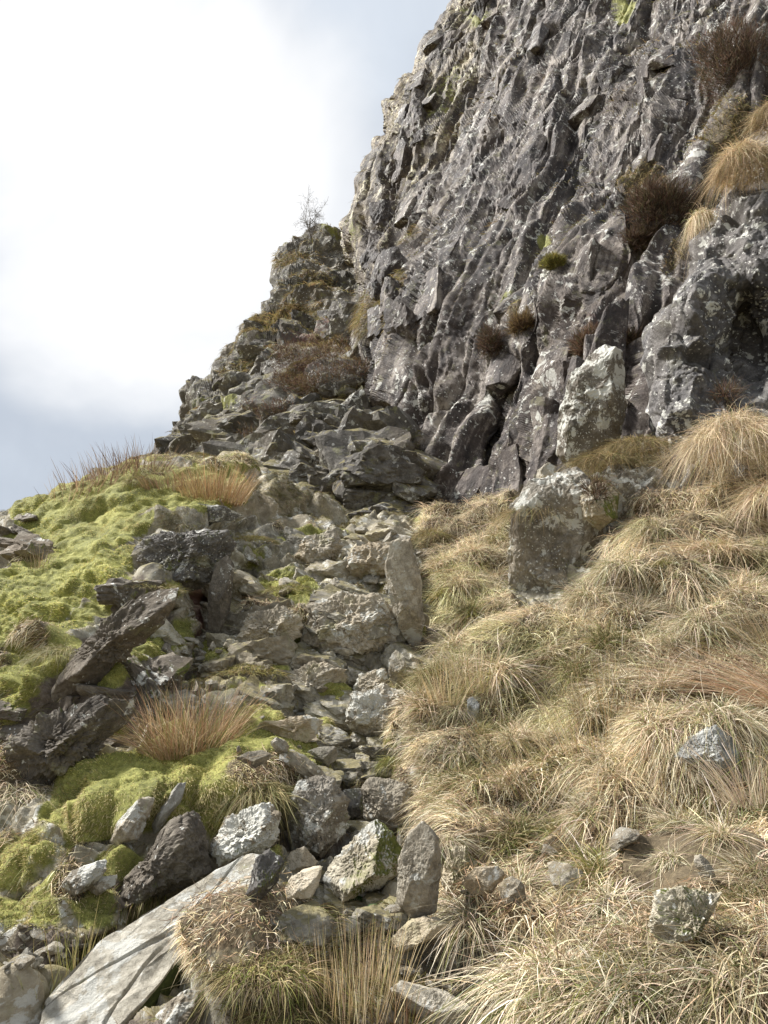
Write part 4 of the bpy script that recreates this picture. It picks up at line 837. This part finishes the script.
# ------------------------------------------------------------------ grass tussocks, each one a thing
def tussock_mesh(name, n, r, L, up, droop, seed, cols=STRAW, w=STRAW_W, wid=.0036, green=.07, lean=(0, 0), dome=.5):
    global rng
    keep = rng; rng = np.random.default_rng(seed)
    th = rng.random(n)*2*math.pi; q = np.sqrt(rng.random(n)); rr = r*q
    root = np.stack([rr*np.cos(th), rr*np.sin(th), dome*r*(1-q**2)], 1)
    d = np.stack([np.cos(th)*q, np.sin(th)*q, np.full(n, up)], 1)+rng.normal(size=(n, 3))*.55+np.array([lean[0], lean[1], 0])
    d /= np.linalg.norm(d, axis=1, keepdims=True)
    ln = L*(.25+.95*rng.random(n)**1.3); dr = droop*(.6+.7*rng.random(n))
    bend = np.c_[d[:, :2]*.15, -dr]+rng.normal(size=(n, 3))*.22
    cc = pal(n, cols, w, .2); g = rng.random(n) < green; cc[g] = pal(g.sum(), [(.13, .16, .04), (.22, .24, .06)], None, .2)
    cc *= (.8+.4*vnoise((root*14).astype(np.float32), seed))[:, None]
    V, Q, C = blades(root, d, bend, ln, wid*(.7+.6*rng.random(n)), cc, 5)
    rng = keep
    me = mesh_np(name, V, Q, colors=dict(col=C), flat=False); me.materials.append(M_BL); return me
TUS = [tussock_mesh('grass_tussock', 800, random.uniform(.07, .14), random.uniform(.18, .30), random.uniform(.4, 1), random.uniform(.6, 1), 600+k, lean=(random.uniform(-.35, .35), random.uniform(-.4, -.1))) for k in range(6)]
TUS += [tussock_mesh('grass_tussock', 700, .10, .26, .9, .8, 620+k, green=.3, cols=[(.46, .37, .2), (.36, .28, .13), (.27, .25, .08)], w=[.4, .3, .3], lean=(0, -.2)) for k in range(2)]
rs = np.random.default_rng(42); placed = []
slope = [(432, 560), (500, 530), (512, 640), (560, 640), (600, 600), (660, 560), (768, 520), (800, 1040), (560, 1040), (556, 985), (470, 960), (444, 915), (446, 850), (420, 790), (418, 700), (440, 640)]
avoid = [(674, 726, 741, 776), (654, 888, 744, 958), (606, 838, 632, 872), (692, 852, 720, 888), (465, 692, 482, 722), (460, 864, 508, 896), (508, 480, 596, 640)]
tries = 0
while len(placed) < 215 and tries < 6000:
    tries += 1
    px, py = rs.uniform(410, 800), rs.uniform(520, 1040)
    if poly_sd(np.array([px]), np.array([py]), slope)[0] < 4: continue
    if any(a-6 < px < c+6 and b-14 < py < dd_+2 for a, b, c, dd_ in avoid): continue
    Pp, Nn = LT.at(px, py)
    if any(np.linalg.norm(Pp-q) < .23 for q in placed): continue
    placed.append(Pp)
    o = link('grass_tussock', TUS[rs.integers(8)], None, Pp-Nn*.02, None, 'drooping straw-coloured grass tussock packed among others on the right-hand slope', 'grass tussock', 'straw tussocks covering the right-hand slope')
    n = (Vector(Nn)+Vector((rs.normal()*.25, rs.normal()*.25, 0))).lerp(Vector((0, 0, 1)), .4).normalized()
    o.rotation_mode = 'QUATERNION'; o.rotation_quaternion = n.to_track_quat('Z', 'Y') @ Matrix.Rotation(rs.uniform(0, 6.28), 3, 'Z').to_quaternion()
    s_ = rs.uniform(.55, 1.25)*(1 if py < 900 else .95); o.scale = (s_, s_, s_*rs.uniform(.8, 1.1))

def big_tussock(px, py, label, n, r, L, up, droop, seed, lay=None, cols=STRAW, w=STRAW_W, green=.05, lean=(0, 0), group=None, Y=None, sink=.03, name='grass_tussock', cat='grass tussock', dome=.5, sc=(1, 1, 1), wid=.0036):
    Pp = unproj(px, py, Y) if Y else (lay or LT).at(px, py)[0]
    me = tussock_mesh(name, n, r, L, up, droop, seed, cols, w, wid, green, lean, dome)
    o = link(name, me, None, Pp-np.array([0, 0, sink]), None, label, cat, group); o.scale = sc; return o
GOLD = [(.76, .62, .41), (.60, .46, .28), (.85, .73, .53), (.33, .23, .13)]; GW = [.35, .3, .2, .15]
big_tussock(735, 440, 'great golden dome of grass hanging over the buttress at the right edge', 5200, .42, .42, .55, 1.15, 701, Y=7.15, cols=GOLD, w=GW, lean=(-.15, -.3), dome=.75, sink=.1)
big_tussock(775, 500, 'golden tussock overhanging a dark hollow just below the great grass dome', 2200, .24, .36, .5, 1.1, 702, Y=6.7, cols=GOLD, w=GW, lean=(-.2, -.3), dome=.7)
big_tussock(712, 556, 'orange-brown tussock combed to the left below the great grass dome', 2600, .30, .40, .4, .8, 703, Y=6.75, cols=GOLD, w=GW, lean=(-.5, -.3), dome=.5, sc=(1.35, 1, .8))
big_tussock(650, 566, 'shaggy pale tussock left of the orange-brown tussock', 1900, .22, .34, .5, .8, 704, Y=7.0, lean=(-.3, -.2))
big_tussock(590, 600, 'round pale tussock against the foot of the tall lichened block', 1400, .16, .32, .7, .9, 705)
big_tussock(745, 170, 'pale hay-coloured grass spilling off the top of the blue-grey buttress', 3600, .34, .32, .4, 1.1, 706, Y=9.0, cols=[(.66, .53, .34), (.54, .42, .26), (.42, .30, .17)], w=[.45, .35, .2], lean=(-.3, -.3), dome=.9, sc=(1, 1, 1.2), wid=.005)
big_tussock(775, 120, 'upper tuft of pale dead grass at the right edge above the buttress', 2200, .3, .3, .4, 1.1, 707, Y=9.6, cols=[(.66, .53, .34), (.50, .38, .22), (.36, .25, .14)], w=[.45, .35, .2], lean=(-.4, -.3), dome=.9, wid=.005)
big_tussock(700, 222, 'thin fringe of dead grass at the upper left rim of the buttress', 900, .2, .3, .4, 1.3, 708, Y=9.6, lean=(-.3, -.3), sc=(.7, 1, 1.5), wid=.005)
for k, (px, py, Y, lb) in enumerate([(540, 512, 8.0, 'brown-fringed tuft at the low left end of the curved grassy ledge'), (572, 482, 8.2, 'dark-rooted tuft on the curved grassy ledge beside the horn-shaped rock'), (606, 462, 8.3, 'dark-rooted tuft in the middle of the curved grassy ledge'), (640, 446, 8.3, 'tuft at the upper right end of the curved grassy ledge')]):
    big_tussock(px, py, lb, 1900, .26, .28, .6, 1.2, 711+k, Y=Y, cols=[(.46, .36, .18), (.34, .25, .12), (.26, .23, .09), (.15, .10, .06)], w=[.35, .3, .2, .15], lean=(-.1, -.2), dome=.5, sc=(1.3, .8, .8))
for k, (px, py, Y, lb) in enumerate([(655, 535, 7.4, 'greenish-yellow tuft under the right end of the curved ledge'), (620, 570, 7.3, 'twiggy brown tuft beside the rounded grey-green block'), (700, 630, 6.2, 'wide straw tussock above the arching rushes at the right'), (610, 770, 5.1, 'pale combed tussock in the middle of the grass slope'), (715, 720, 5.2, 'spiky fan of straw just above the pointed blue-grey rock'),
                                   (560, 985, 3.6, 'large low tussock at the bottom of the grass slope'), (640, 1000, 3.4, 'greenish tussock at the bottom below the cream-coloured block'), (745, 985, 3.2, 'straw tussock in the bottom right corner')]):
    big_tussock(px, py, lb, 1500, .19, .33, .6, .9, 731+k, cols=STRAW, w=STRAW_W, lean=(-.2, -.3), green=.2 if 'green' in lb else .06)
# mossy tussock with brown skirts right of the slab, and other foreground humps
BRN = [(.36, .30, .13), (.24, .18, .10), (.42, .34, .18), (.22, .23, .06), (.14, .09, .06)]
big_tussock(262, 968, 'wide mossy tussock with a brown skirt beside the lower edge of the long slab', 3000, .17, .11, .8, 1.0, 741, cols=BRN, w=[.25, .2, .25, .2, .1], lean=(0, -.2), dome=.3, sc=(1.1, 1, 1), wid=.003)
big_tussock(300, 1005, 'second mossy tussock between the wide one and the pale rushes', 2400, .18, .10, .8, 1.0, 742, cols=BRN, w=[.25, .2, .25, .2, .1], lean=(0, -.2), dome=.4, wid=.003)
big_tussock(425, 945, 'grass cap on the grey slab at the bottom centre', 1100, .13, .11, .7, 1.1, 743, cols=BRN, lean=(0, -.3), sink=-.03, wid=.003)
big_tussock(262, 800, 'pale tuft hanging over the dark layered rock above the slab', 1500, .17, .20, .5, 1.2, 744, cols=[(.42, .36, .19), (.30, .25, .12), (.22, .22, .07)], w=[.4, .35, .25], lean=(0, -.3), sink=-.02)
big_tussock(15, 790, 'pale tuft on the brown bank at the left edge', 1200, .2, .2, .5, 1.2, 745, lean=(-.1, -.3), sc=(1.5, 1, .8))
big_tussock(60, 655, 'dry hanging tuft on the dark bank at the left', 900, .22, .14, .4, 1.0, 746, cols=[(.40, .36, .19), (.30, .27, .12)], w=[.5, .5], lean=(-.3, -.5))
big_tussock(140, 485, 'brown tuft on the crest of the mossy bank', 900, .2, .16, .6, 1., 747, cols=BRN)
big_tussock(405, 470, 'olive-brown tuft at the foot of the main cliff in the upper gully', 900, .35, .3, .5, 1., 748, Y=13.6, cols=BRN, wid=.006)
big_tussock(312, 440, 'yellow tuft on a ledge in the left of the upper gully', 700, .4, .3, .5, 1., 749, Y=16.6, cols=STRAW, w=STRAW_W, wid=.008)
big_tussock(430, 540, 'olive tuft where the gully meets the grass at the cliff foot', 1400, .26, .25, .5, 1., 750, cols=BRN)
big_tussock(395, 765, 'small green tuft on the right edge of the path above the boulders', 900, .12, .12, .7, 1., 751, cols=[(.24, .25, .07), (.34, .32, .12)], wid=.003)
for k, (px, py, lb) in enumerate([(250, 672, 'moss-green hump left of the rocky path'), (292, 590, 'moss-brown hump under the stepped ledges'), (150, 590, 'moss cushion draped over the dark bank outcrop'), (255, 540, 'green-brown hump right of the dark overhanging outcrop')]):
    big_tussock(px, py, lb, 1500, .24, .10, .9, .9, 755+k, cols=[(.30, .28, .09), (.22, .20, .07), (.34, .27, .13)], sc=(1.3, 1, .8))

# ------------------------------------------------------------------ rushes
def rush_mesh(name, n, r, L, spread, cols, w, seed, lean=(0, 0), wid=.0035, bend=.25, loose=.25):
    global rng
    keep = rng; rng = np.random.default_rng(seed)
    th = rng.random(n)*2*math.pi; q = np.sqrt(rng.random(n))
    root = np.stack([r*q*np.cos(th), r*q*np.sin(th), -.03+0*q], 1)
    d = np.stack([np.cos(th)*q*spread, np.sin(th)*q*spread, np.ones(n)], 1)+rng.normal(size=(n, 3))*loose*.5+np.array([lean[0], lean[1], 0])
    d /= np.linalg.norm(d, axis=1, keepdims=True); ln = L*(.45+.6*rng.random(n))
    V, Q, C = blades(root, d, np.c_[d[:, :2]*bend*.6+np.array(lean)*.15, -bend*(.4+rng.random(n))], ln, wid*(.7+.5*rng.random(n)), pal(n, cols, w, .2), 6)
    rng = keep
    me = mesh_np(name, V, Q, colors=dict(col=C), flat=False); me.materials.append(M_BL); return me
def rushes(px, py, label, *a, Y=None, group=None, **k):
    Pp = unproj(px, py, Y) if Y else LT.at(px, py)[0]
    return link('rush_clump', rush_mesh('rush_clump', *a, **k), None, Pp, None, label, 'rushes', group)
RED = [(.40, .25, .15), (.52, .38, .23), (.27, .16, .09), (.22, .22, .08), (.62, .51, .35)]
PALE = [(.56, .46, .29), (.44, .35, .20), (.66, .57, .40), (.30, .30, .11)]
rushes(190, 748, 'big orange-brown rush clump above the green mossy hummock', 950, .27, .60, .5, RED, [.26, .24, .18, .18, .14], 801, lean=(.05, -.1), wid=.0036, bend=.22, loose=.45)
rushes(170, 752, 'pale straggly rush clump at the left foot of the orange-brown one', 350, .14, .45, .7, [(.5, .40, .26), (.42, .30, .17)], None, 802, lean=(-.25, -.2), bend=.4)
rushes(352, 1030, 'pale upright rush clump at the bottom centre', 420, .16, .46, .22, PALE, [.4, .3, .2, .1], 803, wid=.0032, bend=.08, Y=3.25)
rushes(395, 1035, 'thin reddish rushes right of the pale clump at the bottom', 160, .1, .26, .4, RED, None, 804, bend=.15, Y=3.2)
rushes(72, 1000, 'greenish upright rushes left of the long slab', 60, .07, .44, .2, [(.24, .25, .08), (.42, .36, .17)], None, 805, wid=.004, bend=.06, Y=3.85)
rushes(40, 1010, 'sparse dark green rushes at the left edge of the slab', 50, .09, .35, .6, [(.16, .18, .06), (.3, .28, .12)], None, 806, wid=.003, bend=.2, Y=3.7)
rushes(450, 700, 'tawny rush clump at the left edge of the grass slope', 220, .16, .52, .6, PALE, [.4, .3, .15, .15], 807, lean=(.0, -.1), bend=.2)
rushes(540, 790, 'tall dark-stemmed rushes leaning left in the middle of the grass slope', 130, .26, .72, .45, [(.34, .27, .15), (.24, .22, .09), (.5, .40, .24)], None, 808, lean=(-.3, 0), bend=.12, wid=.0036)
rushes(590, 760, 'tall pale rushes fanning out beside the dark-stemmed ones', 120, .25, .62, .6, PALE, [.4, .3, .15, .15], 809, lean=(-.1, 0), bend=.14, wid=.004)
rushes(775, 700, 'reddish rushes arching left from the right edge of the picture', 420, .22, .85, .5, [(.46, .28, .17), (.58, .42, .28), (.62, .52, .37), (.32, .20, .12)], [.28, .27, .3, .15], 810, lean=(-1.1, -.2), bend=.3, wid=.0036, loose=.5)
rushes(760, 650, 'grey-brown rushes fanning above the reddish arching ones', 260, .16, .62, .7, [(.48, .40, .27), (.30, .25, .14)], None, 811, lean=(-.5, 0), bend=.2)
rushes(750, 800, 'white dead rush stems hanging beside the pointed blue-grey rock', 300, .16, .5, .6, [(.56, .50, .40), (.40, .34, .24)], None, 812, lean=(-.1, 0), bend=.3)
rushes(480, 690, 'short tawny rushes behind the small bluish stone', 200, .16, .5, .5, PALE, None, 813, bend=.15)
rushes(620, 720, 'thin upright rushes below the wide straw tussock', 160, .3, .6, .3, [(.36, .28, .14), (.22, .18, .09)], None, 814, bend=.1)
rushes(212, 498, 'straw-coloured bush of dead grass on top of the bank below the spur', 900, .42, .62, .5, [(.42, .30, .15), (.50, .38, .21), (.34, .21, .11)], None, 815, bend=.2, wid=.006)
rushes(180, 490, 'low brown dead grass left of the straw-coloured bush on the bank', 500, .5, .32, .7, [(.32, .24, .13), (.24, .15, .09)], None, 816, bend=.3, wid=.006)
for k, (px, py, n) in enumerate([(100, 482, 130), (118, 476, 110), (84, 490, 80), (132, 472, 90), (68, 498, 30), (150, 470, 120)]):
    rushes(px, py, 'sparse dead stalks standing against the sky on the crest of the mossy bank', n, .34, .50, .6, [(.26, .17, .11), (.40, .30, .2), (.16, .10, .07)], None, 820+k, bend=.08, wid=.0075, group='dead stalks along the crest of the bank')
rushes(40, 565, 'small brown weed stalks in the moss at the left', 60, .12, .34, .5, [(.26, .2, .12)], None, 830, bend=.1, wid=.005)

# ------------------------------------------------------------------ heather and small moss cushions on the cliff
def twig_mesh(name, n, ext, cols, seed, L=.16, wid=.006, w=None):
    global rng
    keep = rng; rng = np.random.default_rng(seed)
    q = rng.normal(size=(n, 3)); q /= np.linalg.norm(q, axis=1, keepdims=True); rr = rng.random(n)**.45
    lump = 1+.35*vnoise((q*2.3).astype(np.float32), seed)
    root = q*rr[:, None]*np.array(ext)*lump[:, None]
    d = q*.8+np.array([-.15, -.35, .45])+rng.normal(size=(n, 3))*.55
    cc = pal(n, cols, w, .22)
    V, Q, C = blades(root, d, rng.normal(size=(n, 3))*.22, L*(.5+.8*rng.random(n)), wid*(.6+.6*rng.random(n)), cc, 3)
    rng = keep
    me = mesh_np(name, V, Q, colors=dict(col=C), flat=False); me.materials.append(M_BL); return me
HEA = [(.11, .065, .045), (.16, .10, .07), (.07, .045, .035), (.21, .15, .10), (.10, .09, .045)]
def heather(px, py, lay, ext, label, seed, n=2600, cols=HEA, Y=None, name='heather_bush', cat='heather', L=.16, wid=.006):
    if lay is LC: wid, n = .012, int(n*1.8)
    Pp, Nn = lay.at(px, py)
    if Y: Pp = unproj(px, py, Y)
    return link(name, twig_mesh(name, n, ext, cols, seed, L, wid), None, Pp, None, label, cat)
heather(740, 62, LC, (.95, .5, 1.1), 'large brown heather bush high on the right of the cliff', 851, 7000)
heather(662, 205, LC, (.7, .4, .6), 'brown heather bush beside the top of the blue-grey buttress', 852, 4200)
heather(640, 240, LC, (.4, .25, .22), 'straggling heather below the bush at the buttress top', 853, 1800)
heather(628, 345, LC, (.36, .25, .2), 'dark heather cushion above the white-lichened flake', 854, 2600)
heather(590, 345, LC, (.28, .2, .28), 'heather trailing down the rock left of the dark cushion', 855, 1800)
heather(524, 325, LC, (.22, .18, .2), 'small brown heather tuft in the centre of the cliff', 856, 1500, cols=[(.2, .13, .08), (.3, .22, .1), (.12, .08, .05)])
heather(492, 345, LC, (.22, .18, .3), 'faded heather clump in a crack left of the small brown tuft', 857, 900)
heather(556, 262, LC, (.22, .15, .14), 'bright yellow-green moss cushion on the open cliff face', 858, 2200, cols=[(.26, .24, .06), (.34, .30, .10), (.16, .14, .05)], name='moss_cushion', cat='moss', L=.07)
heather(725, 395, LB, (.14, .1, .12), 'dead brown twigs in the dark hollow of the buttress', 859, 400)
heather(595, 495, LT, (.12, .1, .14), 'dry twiggy plant hanging beside the rounded grey-green block', 860, 500, Y=7.6)
for k, (px, py, ex_) in enumerate([(300, 368, (.7, .6, .25)), (322, 360, (.6, .6, .25)), (344, 350, (.7, .6, .3)), (352, 372, (.5, .5, .25)), (330, 380, (.6, .5, .25)), (312, 390, (.5, .5, .2)), (285, 385, (.5, .4, .25)), (250, 425, (.3, .3, .5)), (248, 448, (.3, .3, .5)), (278, 415, (.4, .3, .3)), (395, 262, (.3, .3, .6)), (402, 290, (.3, .3, .5)), (372, 335, (.4, .4, .3)), (290, 350, (.5, .5, .2))]):
    heather(px, py, LS, tuple(1.25*q_ for q_ in ex_), 'russet heather patch spread over the ledges of the far spur', 870+k, 1400, cols=[(.12, .07, .05), (.17, .105, .07), (.16, .125, .065), (.08, .055, .04)], L=.12, wid=.014)
    bpy.context.scene.collection.objects[-1]['group'] = 'heather patches on the far spur'

# ------------------------------------------------------------------ bare tree on the spur top, small fern by the boulder
def bare_tree():
    base, _ = LS.at(311, 240); base = base+np.array([0, .3, -.15])
    t = bpy.data.objects.new('bare_tree', None); COL.objects.link(t); t.location = [float(c) for c in base]
    t['label'] = 'small leafless tree standing alone on the skyline of the spur'; t['category'] = 'tree'; t['kind'] = 'thing'
    rs = np.random.default_rng(5); segs = {'trunk': [], 'crown': []}
    def grow(p, d, L, r, lev):
        n = 4; part = 'trunk' if lev == 0 else 'crown'
        for i in range(n):
            q = p+d*L/n; r2 = r*(1-.16); segs[part].append((p, q, r, r2)); p, r = q, r2
            d = d+rs.normal(size=3)*.10+np.array([0, 0, .05]); d /= np.linalg.norm(d)
            if lev < 3 and (lev > 0 or i > 0):
                for _ in range(2 if lev else 3):
                    a = rs.normal(size=3)*.9+d*.75; a /= np.linalg.norm(a); grow(p, a, L*rs.uniform(.42, .60), r*.55, lev+1)
    grow(np.zeros(3), np.array([-.05, 0, 1.]), 1.75, .055, 0)
    m, T, b = mat_new('bare_bark'); T.l.new(T.ramp(T.noise(T.add('ShaderNodeTexCoord').outputs['Object'], 9, 4), [(.3, (.09, .08, .07)), (.7, (.24, .22, .20))]), b.inputs['Base Color'])
    for part, S_ in segs.items():
        V, Q = [], []
        for p, q, r, r2 in S_:
            r = max(r, .004); r2 = max(r2, .004)
            d = (q-p)/np.linalg.norm(q-p); u = np.cross(d, [.3, .9, .1]); u /= np.linalg.norm(u); v_ = np.cross(d, u); k = 5; i0 = len(V)
            for c, rr in ((p, r), (q, r2)):
                for a in range(k): th = 2*math.pi*a/k; V.append(c+(u*math.cos(th)+v_*math.sin(th))*rr)
            Q += [[i0+a, i0+(a+1) % k, i0+k+(a+1) % k, i0+k+a] for a in range(k)]
        link(part, mesh_np(part, np.array(V), np.array(Q), flat=False), m, None, t)
bare_tree()
def fern(px, py, label, seed, s=.16, group=None):
    Pp, _ = LT.at(px, py); rs = np.random.default_rng(seed); V, Q, C = [], [], []
    for k in range(9):
        az = rs.uniform(0, 6.28); d = np.array([math.cos(az), math.sin(az), 0])
        for j in range(1, 15):
            t = j/15; c = d*s*t+np.array([0, 0, s*(1.1*t-1.0*t*t)]); sd2 = np.cross(d, [0, 0, 1])
            for sg in (-1, 1):
                a = c; w_ = s*.30*math.sin(math.pi*min(1, t*1.1))*.9+.004; tip = c+sd2*sg*w_+d*w_*.4-np.array([0, 0, w_*.2]); i0 = len(V)
                V += [a-d*.006, tip-d*.002, tip+d*.002, a+d*.006]; Q.append([i0, i0+1, i0+2, i0+3]); C += [(.035, .085, .02)]*4
    link('fern', mesh_np('fern', np.array(V), np.array(Q), colors=dict(col=np.array(C))), M_BL, Pp, None, label, 'fern', group)
fern(368, 904, 'small bright green fern under the overhang of the big mossy boulder', 3)
fern(380, 912, 'tiny fern frond a little right of the bright green fern', 4, .08)
